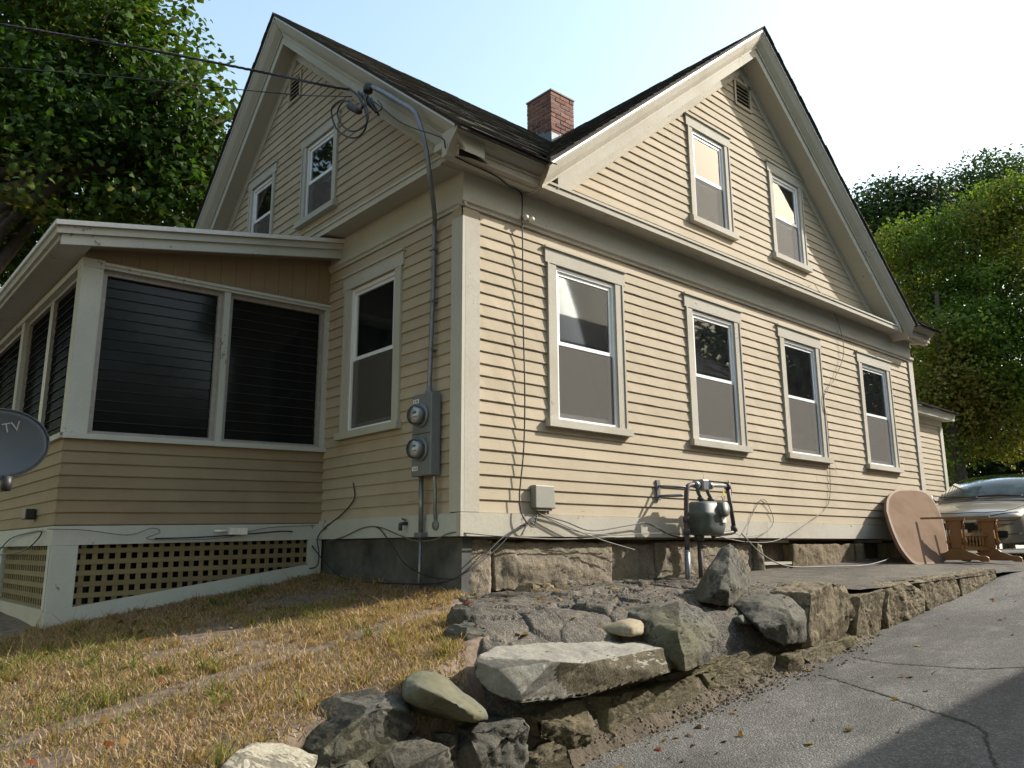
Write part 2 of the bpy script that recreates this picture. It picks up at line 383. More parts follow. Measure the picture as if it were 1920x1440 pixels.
M['plast'] = simple('black_plastic', (0.03, 0.03, 0.035), 0.5, bump=0)
M['lens'] = simple('lamp_lens', (0.34, 0.36, 0.38), 0.12, 0.2, 0.25, 30, 0)
M['plate'] = simple('white_plate', (0.62, 0.66, 0.62), 0.5, bump=0)
M['pgreen'] = simple('plate_green_ink', (0.03, 0.16, 0.08), 0.5, bump=0)
M['glassc'] = glassy('clear_window_glass', (0.93, 0.95, 0.95), 0.04, (0.4, 0.42, 0.42))
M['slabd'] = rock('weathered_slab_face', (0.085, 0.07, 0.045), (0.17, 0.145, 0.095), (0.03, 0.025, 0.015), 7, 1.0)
# ================================================================ THE HOUSE
FR = lambda p: (p[0], -p[1], p[2])            # right-hand front: u along x, o towards the driveway
FL = lambda p: (-p[1], p[0], p[2])            # left-hand front: u along y, o towards the lawn
XE, YE = 9.0, 6.68
house = thing('clapboard_house', (0, 0, 0), 'cream clapboard gabled house with white windows and brick chimney', 'house')

def boards_unit(seed):
    rr = random.Random(seed); mb = MB(); n = 10
    prof = lambda k: [(-0.003, 0.112), (-0.0172+rr.uniform(-.0015, .0015), 0.004+rr.uniform(-.0012, .0012)), (-0.0152, 0.0), (0.0, 0.0), (0.0, 0.112)]
    vs = []
    for k in range(n+1):
        vs += [(k/n, y, z) for y, z in prof(k)]
    fs = [(k*5+j, k*5+(j+1) % 5, (k+1)*5+(j+1) % 5, (k+1)*5+j) for k in range(n) for j in range(5)]
    fs += [(0, 1, 2, 3, 4), tuple(n*5+j for j in range(5))[::-1]]
    me = bpy.data.meshes.new('clapboard')
    me.from_pydata(vs, [], fs)
    bm = bmesh.new(); bm.from_mesh(me); bmesh.ops.recalc_face_normals(bm, faces=bm.faces); bm.to_mesh(me); bm.free()
    return me
def board_set(mat, seed):
    out = []
    for k in range(4):
        me = boards_unit(seed+k); me.materials.append(mat); out.append(me)
    return out
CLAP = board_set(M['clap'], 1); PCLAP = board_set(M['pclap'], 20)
brd = random.Random(3)
def clapboard(side, parent, u0, u1, z, o=0.0, meshes=CLAP, hs=1.0, name='clapboard', sag=0.0):
    if u1-u0 < 0.015: return
    ob = bpy.data.objects.new(name, brd.choice(meshes))
    link(ob, parent); off = WORLD[parent.name]
    t = brd.uniform(-0.002, 0.002)/max(.6, u1-u0)
    if side == 'R':
        ob.location = Vector((u0, -o, z)) - off; ob.rotation_euler = (0, t*1.5-sag*0, 0)
    else:
        ob.location = Vector((-o, u1, z)) - off; ob.rotation_euler = (0, t*1.5, -math.pi/2)
    ob.scale = (u1-u0, 1, hs)
    return ob
def courses(side, parent, z0, z1, exp, span, holes, o=0.0, meshes=CLAP, maxlen=2.3):
    """span(z) -> (u0, u1); holes: (u0, u1, z0, z1) that no board crosses"""
    z = z0
    while z < z1-0.02:
        u0, u1 = span(z+exp*0.5)
        if u1 > u0:
            segs = [(u0, u1)]
            for a, b, c, d in holes:
                if z+exp > c+0.004 and z < d-0.004:
                    segs = [q for s in segs for q in ((s[0], min(s[1], a)), (max(s[0], b), s[1])) if q[1]-q[0] > 0.01]
            for a, b in segs:
                cuts = [a]
                if b-a > maxlen:
                    cuts.append(a + (b-a)*brd.uniform(0.3, 0.7))
                cuts.append(b)
                for p, q in zip(cuts, cuts[1:]):
                    clapboard(side, parent, p+0.001, q-0.001, z+brd.uniform(-.003, .003), o+brd.uniform(-.001, .0015), meshes, hs=exp/0.1025)
        z += exp

def wall_panel(f, u0, u1, z0, z1, holes, name, mat, parent, o=0.0, th=0.1):
    """wall core cut round its openings"""
    us = sorted({u0, u1, *[x for h in holes for x in h[:2]]}); zs = sorted({z0, z1, *[x for h in holes for x in h[2:]]})
    mb = MB(f)
    for a, b in zip(us, us[1:]):
        run = None
        for c, d in zip(zs, zs[1:]):
            um, zm = (a+b)/2, (c+d)/2
            solid = u0 < um < u1 and z0 < zm < z1 and not any(h[0] < um < h[1] and h[2] < zm < h[3] for h in holes)
            if solid: run = (run[0], d) if run else (c, d)
            if (not solid or d == zs[-1]) and run:
                mb.box(a, b, o-th, o, run[0], run[1]); run = None
    return mb.build(name, mat, parent)

EXP = 0.1025
# openings: (u0, u1, z0, z1) of the casing's outer edge
WR = [(0.96, 2.02), (3.07, 4.12), (5.0, 6.03), (7.13, 8.17)]; WRZ = (0.955, 2.635)
WG = [(3.28, 4.13), (5.04, 5.90)]; WGZ = (3.53, 4.88)
WL = [(0.885, 1.91)]; WLZ = (0.945, 2.62)
WGL = [(2.205, 3.03), (3.75, 4.50)]; WGLZ = (3.50, 4.62)
cas = 0.10
hole = lambda w, z, c=0.115, h=0.16, s=0.075: (w[0]+c, w[1]-c, z[0]+s, z[1]-h)
RA = (4.53, 6.40, 0.813, 0.835)      # right gable: apex u, apex z (top of roof edge), slope left, slope right
LA = (3.34, 6.30, 0.825, 0.95)       # left gable
# wall cores
wr = wall_panel(FR, 0.0, XE, 0.0, 3.20, [hole(w, WRZ) for w in WR], 'driveway_side_wall', M['room'], house, o=-0.002)
wl_ = wall_panel(FL, 0.002, YE, 0.0, 3.20, [hole(w, WLZ) for w in WL], 'lawn_side_wall', M['room'], house, o=-0.002)
def gable_core(f, A, h, name):
    """gable wall above the plate, cut round its windows (columns trimmed to the slope)"""
    a, z, sl, sr = A
    top = lambda u: z-0.10-(sl*(a-u) if u < a else sr*(u-a))
    u0, u1 = a-(z-0.10-3.2)/sl, a+(z-0.10-3.2)/sr
    us = sorted({u0, u1, a, *[x for q in h for x in q[:2]]}); mb = MB(f)
    for p, q in zip(us, us[1:]):
        um = (p+q)/2; hh = [w for w in h if w[0] < um < w[1]]
        zlo = 3.2
        for w in hh:
            mb.prism([(p, zlo), (q, zlo), (q, w[2]), (p, w[2])], -0.102, -0.002, 'y'); zlo = w[3]
        mb.prism([(p, zlo), (q, zlo), (q, max(zlo+.001, top(q))), (p, max(zlo+.001, top(p)))], -0.102, -0.002, 'y')
    return mb.build(name, M['room'], house)
gr = gable_core(FR, RA, [hole(w, WGZ, 0.095, 0.15) for w in WG], 'driveway_gable_wall')
gl_ = gable_core(FL, LA, [hole(w, WGLZ, 0.095, 0.14) for w in WGL], 'lawn_gable_wall')
MB().box(XE-0.1, XE, 0.1, YE-0.1, 0.0, 3.3).build('end_wall', M['clap'], house)
MB().box(0.1, XE-0.1, YE-0.1, YE, 0.0, 3.3).build('back_wall', M['clap'], house)
MB().prism([(0.1, 3.3), (YE, 3.3), (LA[0], 6.15)], XE-0.1, XE, 'x').build('end_gable_wall', M['clap'], house)
MB().box(0.1, XE-0.1, 0.1, YE-0.1, -0.02, 0.0).box(0.1, XE-0.1, 0.1, YE-0.1, 3.2, 3.22).build('floor_deck', M['room'], house)
MB().box(0.1, XE-0.1, 2.3, 2.36, 0.0, 3.2).box(2.6, 2.66, 0.1, 2.3, 0.0, 3.2).box(0.1, XE-.1, 2.2, 2.26, 3.22, 5.2).build('room_partition', M['room'], house)

# clapboards
TR = 0.185
grow = lambda w, z: (w[0]-0.002, w[1]+0.002, z[0]+0.072, z[1]-0.10)
courses('R', wr, TR, 2.75, EXP, lambda z: (0.165, XE-0.13), [grow(w, WRZ) for w in WR])
courses('L', wl_, TR-0.01, 2.75, EXP, lambda z: (0.125, 2.27), [grow(w, WLZ) for w in WL])
def gspan(A, cut):
    a, z, sl, sr = A
    return lambda zz: (a-(z-cut-zz)/sl, a+(z-cut-zz)/sr)
VENT_R = (4.36, 4.74, 5.44, 5.82); VENT_L = (3.17, 3.50, 5.25, 5.62)
courses('R', gr, 3.215, 5.98, EXP, gspan(RA, 0.37), [grow(w, WGZ) for w in WG]+[(VENT_R[0], VENT_R[1], VENT_R[2]+.09, VENT_R[3]-.09)])
courses('L', gl_, 3.205, 5.88, EXP, gspan(LA, 0.37), [grow(w, WGLZ) for w in WGL]+[(VENT_L[0], VENT_L[1], VENT_L[2]+.09, VENT_L[3]-.09)])

# windows ---------------------------------------------------------------
def window(f, w, z, kind='low', name='window', blind=True, lean=0.0, label=None, c=0.115, head=0.15, shade=0.0):
    u0, u1 = w; z0, z1 = z
    a, b = u0+c, u1-c; s0, s1 = z0+0.075, z1-head-0.01
    mb = MB(f)                                                        # vinyl frame set in the opening
    t = 0.035
    mb.box(a, a+t, -0.075, 0.004, s0, s1).box(b-t, b, -0.075, 0.004, s0, s1)
    mb.box(a+t, b-t, -0.075, 0.004, s1-t, s1).box(a+t, b-t, -0.075, 0.004, s0, s0+t*0.7)
    root = mb.build(name, M['vinyl'], house)
    if label: root['label'] = label
    tm = M['trimw'] if f is FR else M['trim']
    for p, q in ((u0, a), (b, u1)):
        MB(f).box(p, q, 0.0, 0.026, z0+0.07, z1-head).box(p if p == u0 else q-0.022, p+0.022 if p == u0 else q, 0.026, 0.036, z0+.07, z1-head).build('side_casing', tm, root)
    MB(f).box(u0-0.028, u1+0.028, 0.0, 0.032, z1-head, z1-0.012).box(u0-0.04, u1+0.04, 0.0, 0.05, z1-0.012, z1+0.006).build('head_casing', tm, root)
    MB(f).hexa([f2 for f2 in ((u0-0.035, 0.0, z0), (u1+0.035, 0.0, z0), (u1+0.035, 0.072, z0), (u0-0.035, 0.072, z0))],
               [(u0-0.035, 0.0, z0+0.082), (u1+0.035, 0.0, z0+0.082), (u1+0.035, 0.072, z0+0.066), (u0-0.035, 0.072, z0+0.066)]).build('sill', tm, root)
    MB(f).box(a+.001, b-.001, -0.076, -0.001, z0+0.04, s0-.001).build('sill_back', M['vinyl'], root)
    mid = (s0+s1)/2+0.0; ia, ib = a+t, b-t
    k = 0.034
    def sash(zb, zt, o, nm, bot, topr):
        mb = MB(f)
        mb.box(ia, ia+k, o-0.02, o, zb, zt).box(ib-k, ib, o-0.02, o, zb, zt)
        mb.box(ia+k, ib-k, o-0.02, o, zb, zb+bot).box(ia+k, ib-k, o-0.02, o, zt-topr, zt)
        s = mb.build(nm, M['vinyl'], root)
        p = MB(f).box(ia+k, ib-k, o-0.012, o-0.009, zb+bot, zt-topr).build('pane', M['glass'] if kind == 'low' else M['glassc'], root)
    sash(mid-0.02, s1-t, -0.012, 'upper_sash', 0.035, 0.035)
    sash(s0+t*0.7, mid+0.018, -0.038, 'lower_sash', 0.05, 0.034)
    if True:
        MB(f).box(ia+.004, ib-.004, -0.0105, -0.0095, s0+t*0.7, mid-0.03).build('insect_screen', M['screen'], root)  # on the gable windows added to dim the lower sash
    if blind:
        mb = MB(f); zz = s1-0.05; zlow = s0+0.04
        while zz > zlow:
            mb.add([(ia+.002, -0.078, zz-0.0085), (ib-.002, -0.078, zz-0.0085), (ib-.002, -0.066, zz+0.0085), (ia+.002, -0.066, zz+0.0085)], [(0, 1, 2, 3)])
            zz -= 0.0215
        mb.box(ia+.002, ib-.002, -0.09, -0.064, s1-0.058, s1-0.037)
        mb.build('blind', M['blind'], root, recalc=False)
    if shade:
        MB(f).box(ia-.01, ib+.01, -0.09, -0.087, s1-(s1-s0)*shade, s1).build('sky_glare_panel', M['shade'], root)  # white panel standing in for bright sky reflected in the upper sash
    return root

def screen_mat():
    m, n, l, b = nmat('insect_screen'); b.inputs['Base Color'].default_value = (0.10, 0.092, 0.08, 1); b.inputs['Roughness'].default_value = 0.8
    tr = n.new('ShaderNodeBsdfTransparent'); ms = n.new('ShaderNodeMixShader'); ms.inputs[0].default_value = 0.52
    l.new(tr.outputs[0], ms.inputs[1]); l.new(b.outputs[0], ms.inputs[2]); l.new(ms.outputs[0], n['Material Output'].inputs[0]); return m
M['screen'] = screen_mat()
for i, w in enumerate(WR): window(FR, w, WRZ)
window(FL, WL[0], WLZ)
window(FR, WG[0], WGZ, 'high', blind=False, c=0.095, head=0.14, shade=0.52)
window(FR, WG[1], WGZ, 'high', blind=False, c=0.095, head=0.14, shade=0.50)
window(FL, WGL[0], WGLZ, 'high', blind=False, c=0.095, head=0.13)
window(FL, WGL[1], WGLZ, 'high', blind=False, c=0.08, head=0.13)

# gable vents
def vent(f, q):
    u0, u1, z0, z1 = q
    mb = MB(f); t = 0.035
    mb.box(u0, u0+t, 0, 0.03, z0, z1).box(u1-t, u1, 0, 0.03, z0, z1).box(u0+t, u1-t, 0, 0.03, z0, z0+t).box(u0+t, u1-t, 0, 0.03, z1-t, z1)
    r = mb.build('gable_vent', M['clap'], house)
    MB(f).box(u0+t, u1-t, -0.001, 0.001, z0+t, z1-t).build('vent_backing', M['dark'], r)
    z = z0+t+0.004
    while z < z1-t-0.03:
        MB(f).hexa([(u0+t, 0.002, z+0.022), (u1-t, 0.002, z+0.022), (u1-t, 0.024, z), (u0+t, 0.024, z)],
                   [(u0+t, 0.002, z+0.029), (u1-t, 0.002, z+0.029), (u1-t, 0.024, z+0.007), (u0+t, 0.024, z+0.007)]).build('louvre', M['clap'], r)
        z += 0.052
vent(FR, VENT_R); vent(FL, VENT_L)

# corner boards, water table, frieze ---------------------------------------
MB(FR).box(0.0, 0.155, 0, 0.034, TR+.004, 2.66).build('corner_board', M['trimw'], house)
MB(FL).box(-0.033, 0.12, 0, 0.033, TR+.004, 2.66).build('corner_board', M['trim'], house)
MB(FR).box(XE-0.12, XE+.03, 0, 0.034, TR+.004, 2.74).build('corner_board', M['trimw'], house)
MB(FR).box(-0.035, 4.4, -0.02, 0.035, 0.0, TR).build('water_table_board', M['trimw'], house)
MB(FR).box(4.404, XE+0.05, -0.02, 0.035, 0.0, TR-.003).build('water_table_board', M['trimw'], house)
MB(FL).box(0.0, 2.25, -0.02, 0.0335, 0.0, TR-.006).build('water_table_board', M['ptrim'], house)
MB(FL).box(-0.02, YE, 0, 0.02, 2.80, 3.075).build('frieze_board', M['trim'], house)
MB(FR).box(0.0, XE+.02, 0, 0.0205, 2.80, 3.075).build('frieze_board', M['trim'], house)
MB(FR).prism([(0.0, 2.75), (0.024, 2.75), (0.03, 2.775), (0.052, 2.785), (0.055, 2.825), (0.02, 2.835), (0, 2.835)], 0, 1, 'x')
def mould(f, u0, u1, prof, name, mat, parent=house):
    return MB(f).prism(prof, u0, u1, 'x').build(name, mat, parent)
mp = [(0.0, 2.752), (0.026, 2.752), (0.03, 2.775), (0.05, 2.79), (0.053, 2.828), (0.022, 2.838), (0.0, 2.838)]
mould(FR, -0.05, XE+0.05, mp, 'frieze_moulding', M['trimw'])
mould(FL, -0.045, YE, [(o*0.8, z) for o, z in mp], 'frieze_moulding', M['trim'])

MB(FR).box(-.018, 0.157, -.001, 0.017, 2.661, 2.7515).build('corner_infill', M['clap'], house)
MB(FL).box(-.016, 0.124, -.001, 0.018, 2.661, 2.7515).build('corner_infill', M['clap'], house)
# horizontal cornices: flat soffit, fascia, little sloped ledge
cp = [(0.0, 3.075), (0.235, 3.06), (0.25, 3.06), (0.25, 3.135), (0.225, 3.15), (0.0, 3.205)]
mould(FR, -0.2455, XE+0.24, cp, 'horizontal_cornice', M['trimw'])
mould(FL, 0.0, YE+0.2, [(o*0.985, z-0.001) for o, z in cp], 'horizontal_cornice', M['trim'])
MB(FR).box(-0.258, XE+.24, 0.225, 0.262, 3.118, 3.141).build('cornice_fillet', M['trimw'], house)
MB(FL).box(-0.2249, YE, 0.225, 0.258, 3.118, 3.140).build('cornice_fillet', M['trim'], house)

# eave crowns of the main roof, left and right of the cross gable
ER, EL = 0.385, 0.335
def crown_prof(e, zt):
    return [(0.12, zt-0.215), (e-0.145, zt-0.21), (e-0.135, zt-0.185), (e-0.095, zt-0.125), (e-0.03, zt-0.06), (e-0.008, zt-0.035), (e, zt-0.03), (e, zt), (0.12, zt)]
mould(FR, -EL+.01, 0.70, crown_prof(0.325, 3.262), 'eave_crown', M['trim'])
mould(FR, 8.40, XE+0.32, crown_prof(0.325, 3.262), 'eave_crown', M['trim'])
MB(FR).box(-EL+.02, 0.69, 0.0, 0.219, 3.142, 3.20).build('eave_soffit', M['trim'], house)

# rakes ----------------------------------------------------------------------
def rake(f, A, e, side, foot_u, pieces, tilt=0.0):
    a, z, sl, sr = A; s = sl if side == 'l' else sr
    d = Vector((1, s)).normalized() if side == 'l' else Vector((-1, s)).normalized()
    nrm = Vector((-d.y, d.x)) if side == 'l' else Vector((d.y, -d.x))
    if nrm.y < 0: nrm = -nrm
    def pt(o, u, uu):           # a point of the profile slid along the slope to the plumb plane at uu
        b = Vector((a, z)) + nrm*u
        return (uu, o, b.y + (uu-b.x)*(d.y/d.x))
    out = []
    for nm, prof, mat, aoff in pieces:
        n = len(prof)
        A_ = [pt(o, u, a) for o, u in prof]; B_ = [pt(o, u, foot_u+(aoff if side == 'l' else -aoff)) for o, u in prof]
        mb = MB(f).add(A_+B_, [tuple(range(n)), tuple(range(2*n-1, n-1, -1))]+[(i, (i+1) % n, n+(i+1) % n, n+i) for i in range(n)])
        out.append(mb.build(nm, mat, house))
    return out
def rake_pieces(e, tm):
    k = e-0.125
    return [('rake_drip_edge', [(e-0.02, -0.032), (e+0.004, -0.032), (e+0.004, 0.0), (e-0.02, 0.0)], M['alu'], 0),
            ('rake_crown', [(0.02, 0.0), (e-0.021, 0.0), (e-0.021, -0.034), (e-0.008, -0.036), (e-0.012, -0.05), (e-0.05, -0.105), (k+0.03, -0.145), (k+0.018, -0.152), (k+0.018, -0.172), (0.02, -0.172)], tm, 0),
            ('rake_fascia', [(0.02, -0.1725), (k, -0.1725), (k, -0.262), (k-0.03, -0.262), (k-0.03, -0.255), (0.02, -0.255)], tm, .22),
            ('rake_frieze', [(0.0, -0.2555), (0.03, -0.2555), (0.03, -0.362), (0.024, -0.372), (0.0, -0.372)], tm, .40)]
rake(FR, RA, ER, 'l', 0.665, rake_pieces(ER, M['trimw'])); rake(FR, RA, ER, 'r', 8.36, rake_pieces(ER, M['trim']))
rake(FL, LA, EL, 'l', -0.305, rake_pieces(EL, M['trim'])); rake(FL, LA, EL, 'r', YE+0.2, rake_pieces(EL, M['trim']))

# roofs ------------------------------------------------------------------------
LZ, LS, LB = LA[1]+0.012, LA[2], LA[3]
RZ = RA[1]+0.012
main_z = lambda y: LZ-LS*(LA[0]-y) if y < LA[0] else LZ-LB*(y-LA[0])
cross_z = lambda x: RZ-RA[2]*(RA[0]-x) if x < RA[0] else RZ-RA[3]*(x-RA[0])
def roof_quad(pts, th=0.03, name='roof_deck', parent=house, mat=None):
    top = [Vector(p) for p in pts]; bot = [p-Vector((0, 0, th)) for p in top]
    return MB().hexa(bot, top).build(name, mat or M['rooff'], parent)
e1 = -0.405; x0 = -EL-0.012; x9 = XE+0.33
P_ = lambda x, y: (x, y, main_z(y))
roof = roof_quad([P_(x0, e1), P_(0.62, e1), P_(0.62, LA[0]), P_(x0, LA[0])], name='roof')
roof_quad([P_(0.62, 0.12), P_(8.42, 0.12), P_(8.42, LA[0]), P_(0.62, LA[0])], parent=roof)
roof_quad([P_(8.42, e1), P_(x9, e1), P_(x9, LA[0]), P_(8.42, LA[0])], parent=roof)
roof_quad([P_(x0, LA[0]), P_(x9, LA[0]), P_(x9, YE+0.3), P_(x0, YE+0.3)], parent=roof)
Q_ = lambda x, y: (x, y, cross_z(x))
yc = LA[0]+0.1
roof_quad([Q_(0.655, -ER-.012), Q_(RA[0], -ER-.012), Q_(RA[0], yc), Q_(0.655, 0.2)], parent=roof)
roof_quad([Q_(RA[0], -ER-.012), Q_(8.40, -ER-.012), Q_(8.40, 0.2), Q_(RA[0], yc)], parent=roof)

def color_attr(me, cols, dom='POINT'):
    a = me.color_attributes.new('col', 'FLOAT_COLOR', dom)
    c = np.ones((len(cols), 4), dtype=np.float32); c[:, :3] = cols
    a.data.foreach_set('color', c.ravel())
def shingles(name, org, du, dv, nu, nv, keep, parent, expo=0.13, tab=0.24, th=0.007):
    """overlapping tabs on the plane org + u*du + v*dv (du along the eave, dv up the slope)"""
    du = Vector(du).normalized(); dv = Vector(dv).normalized(); nn = du.cross(dv)
    if nn.z < 0: nn = -nn
    org = Vector(org); vs = []; fs = []; cs = []; rr = random.Random(5)
    for r in range(int(nv/expo)+1):
        u = -rr.uniform(0, tab); v = r*expo
        while u < nu:
            w = tab*rr.uniform(0.8, 1.15); a, b = max(0, u)+0.003, min(nu, u+w)
            u += w
            if b-a < 0.02: continue
            c = org+du*((a+b)/2)+dv*(v+expo*.5)
            if not keep(c): continue
            jit = rr.uniform(-.01, .01); h = th*rr.uniform(0.8, 1.7); top = min(v+expo*1.25, nv)
            p = [org+du*a+dv*(v+jit)+nn*0.003, org+du*b+dv*(v+jit)+nn*0.003, org+du*b+dv*top+nn*0.002, org+du*a+dv*top+nn*0.002,
                 org+du*a+dv*(v+jit)+nn*(h+.004), org+du*b+dv*(v+jit)+nn*(h+.004), org+du*b+dv*top+nn*0.004, org+du*a+dv*top+nn*0.004]
            n = len(vs); vs += p
            fs += [tuple(n+i for i in q) for q in ((4, 5, 6, 7), (0, 1, 5, 4), (1, 2, 6, 5), (3, 0, 4, 7))]
            g = rr.choice([(0.10, 0.094, 0.083), (0.07, 0.066, 0.06), (0.14, 0.13, 0.108), (0.05, 0.047, 0.044)]); k = rr.uniform(.75, 1.2)
            cs += [tuple(x*k for x in g)]*8
    me = bpy.data.meshes.new(name); me.from_pydata([tuple(p) for p in vs], [], fs); color_attr(me, cs); me.materials.append(M['shingle'])
    o = bpy.data.objects.new(name, me); link(o, parent); o['kind'] = 'stuff'; return o
shingles('roof_shingles', P_(x0-.012, e1-.012), (1, 0, 0), (0, 1, LS), 5.0, 4.83, lambda c: not (c.y < 0.12 and c.x > 0.66) and c.z > cross_z(c.x)-.03, roof)
shingles('roof_shingles', (0.648, -ER-.028, cross_z(0.648)), (0, 1, 0), (1, 0, RA[2]), 3.9, 5.03, lambda c: c.z > main_z(c.y)-.03, roof)
shingles('roof_shingles', (8.44, e1-.012, main_z(e1-.012)), (1, 0, 0), (0, 1, LS), 0.95, 1.2, lambda c: True, roof)
# shingle edges that show along the right-hand rake and the back of the left gable
for (pa, pb) in (((RA[0], -ER-.03, RZ+.002), (8.42, -ER-.03, cross_z(8.42)+.002)), ((-EL-.03, LA[0], LZ+.002), (-EL-.03, YE+.25, main_z(YE+.25)+.002))):
    a, b = Vector(pa), Vector(pb); L = (b-a).length; d = (b-a)/L; k = 0; mb = MB()
    while k*0.13 < L:
        j = random.uniform(-.006, .006); p, q = a+d*(k*.13), a+d*min(L, k*.13+.134)
        o2 = Vector((0, 0.25, 0)) if pa[1] < 0 else Vector((0.25, 0, 0)); sh = Vector((0, j, 0)) if pa[1] < 0 else Vector((j, 0, 0))
        u_ = Vector((0, 0, 0.012+abs(j)*.5))
        mb.hexa([p+sh, q+sh, q+o2, p+o2], [p+sh+u_, q+sh+u_*.6, q+o2+u_*.6, p+o2+u_]); k += 1
    me = mb.build('shingle_edge', M['rooff'], roof); me['kind'] = 'stuff'

# chimney ------------------------------------------------------------------------
CX, CY, CW = 3.86, 2.80, 0.50
ch = MB().box(CX+.006, CX+CW-.006, CY+.006, CY+CW+.04-.006, 5.6, 6.735).build('chimney', M['mortar'], house)
def brick_mesh(L, k):
    mb = MB(); q = 0.004
    mb.box(0, L, 0, 0.1, 0, 0.060)
    me = bpy.data.meshes.new('brick'); me.from_pydata(mb.v, [], mb.f); me.materials.append(M['brick'])
    bm = bmesh.new(); bm.from_mesh(me); bmesh.ops.recalc_face_normals(bm, faces=bm.faces)
    bmesh.ops.bevel(bm, geom=bm.edges[:], offset=0.004, segments=1, affect='EDGES'); bm.to_mesh(me); bm.free(); return me
BR = {L: brick_mesh(L, 0) for L in (0.195, 0.095, 0.29, 0.14)}
brr = random.Random(9)
for r in range(15):
    z = 6.752-0.071*(r+1)
    lay = (0.195, 0.195, 0.095) if r % 2 == 0 else (0.095, 0.195, 0.195)
    u = 0.0
    for L in lay:
        j = brr.uniform(-.004, .004)
        o = bpy.data.objects.new('brick', BR[L]); link(o, ch); o.location = (CX+u, CY+j, z); u += L+0.0075
    lay = lay[::-1]; u = 0.0
    for L in lay:
        j = brr.uniform(-.004, .004)
        if u > 0 or True:
            o = bpy.data.objects.new('brick', BR[L]); link(o, ch); o.location = (CX+j-.001, CY+0.54-u-.0, z); o.rotation_euler = (0, 0, -math.pi/2); u += L+0.018
MB().box(CX-.012, CX+CW+.012, CY-.012, CY+.55, 6.752, 6.775).build('chimney_cap', M['mortar'], ch)
for k in range(3):
    MB().hexa([(CX-.012-k*.002, CY-.014+k*.15, 5.75), (CX-.012-k*.002, CY+.16+k*.15, 5.75), (CX-.006-k*.002, CY+.16+k*.15, 5.75), (CX-.006-k*.002, CY-.014+k*.15, 5.75)],
              [(CX-.012-k*.002, CY-.014+k*.15, 6.06+k*.05), (CX-.012-k*.002, CY+.16+k*.15, 6.07+k*.05), (CX-.006-k*.002, CY+.16+k*.15, 6.07+k*.05), (CX-.006-k*.002, CY-.014+k*.15, 6.06+k*.05)]).build('flashing', M['flash'], ch)
    MB().box(CX-.012+k*.17, CX+.165+k*.17, CY-.013-k*.002, CY-.006-k*.002, 5.75, 6.05+k*.02).build('flashing', M['flash'], ch)

# foundation ---------------------------------------------------------------------
fnd = MB().box(0.05, XE-.05, 0.14, 0.16, -0.9, -0.005).build('foundation', M['dirt'], house)
MB().box(0.03, 0.13, 0.03, 2.4, -0.8, -0.004).build('concrete_footing', M['conc'], fnd)
def stone(pts, name, mat, parent=None, w=None, cuts=4, amp=0.02, freq=5.0, seed=0, label=None, cat=None, group=None, round_=0, flat=False, res=0.034, chips=0):
    """one stone: hull of traced corner points, broken up by two scales of relief"""
    bm = bmesh.new()
    for p in pts: bm.verts.new(p)
    bmesh.ops.convex_hull(bm, input=bm.verts[:])
    for v in [v for v in bm.verts if not v.link_faces]: bm.verts.remove(v)
    if chips:
        rc_ = random.Random(seed*13+5); cc = sum((v.co for v in bm.verts), Vector())/len(bm.verts)
        for _ in range(chips):
            nn_ = Vector((rc_.gauss(0, 1), rc_.gauss(0, 1)-.5, rc_.gauss(0, .8))).normalized()
            sp_ = max((v.co-cc).dot(nn_) for v in bm.verts)
            bmesh.ops.bisect_plane(bm, geom=bm.verts[:]+bm.edges[:]+bm.faces[:], plane_co=cc+nn_*sp_*rc_.uniform(.80, .93), plane_no=nn_, clear_outer=True)
            bmesh.ops.convex_hull(bm, input=bm.verts[:])
            for v in [v for v in bm.verts if not v.link_faces]: bm.verts.remove(v)
        bmesh.ops.remove_doubles(bm, verts=bm.verts[:], dist=.004)
    if round_:
        bmesh.ops.bevel(bm, geom=bm.edges[:], offset=round_, segments=2, profile=0.6, affect='EDGES', clamp_overlap=True)
    bmesh.ops.triangulate(bm, faces=bm.faces[:])
    for _ in range(cuts+2):
        L = [e for e in bm.edges if e.calc_length() > res]
        if not L: break
        bmesh.ops.subdivide_edges(bm, edges=L, cuts=1, use_grid_fill=False)
        bmesh.ops.triangulate(bm, faces=bm.faces[:])
    bm.normal_update(); sv = Vector((seed*7.3, seed*3.1, seed*1.7))
    for v in bm.verts:
        q = v.co*freq+sv
        cell = mnoise.voronoi(q*0.9)[0]; st_ = mnoise.noise(Vector((q.x*.35, q.y*.35, q.z*3.2)))
        d = mnoise.noise(q)*0.5+(cell[1]-cell[0]-.25)*0.75+mnoise.noise(q*2.7)*0.3+mnoise.noise(q*7.0)*0.2+mnoise.noise(q*15)*.1
        d -= max(0, 0.07-abs(mnoise.noise(q*1.1+Vector((9, 4, 2)))))*6+max(0, .06-abs(st_))*3.5
        v.co += v.normal*d*amp
    me = bpy.data.meshes.new(name)
    c = sum((v.co for v in bm.verts), Vector())/len(bm.verts)
    zmin = min(v.co.z for v in bm.verts)
    off = WORLD[parent.name] if parent is not None else Vector((c.x, c.y, zmin))
    for v in bm.verts: v.co -= off
    for f in bm.faces: f.smooth = not flat
    bm.to_mesh(me); bm.free(); me.materials.append(mat)
    o = bpy.data.objects.new(name, me); link(o, parent, None if parent is not None else off)
    if parent is None: o.location = off
    return tag(o, label, cat, group)
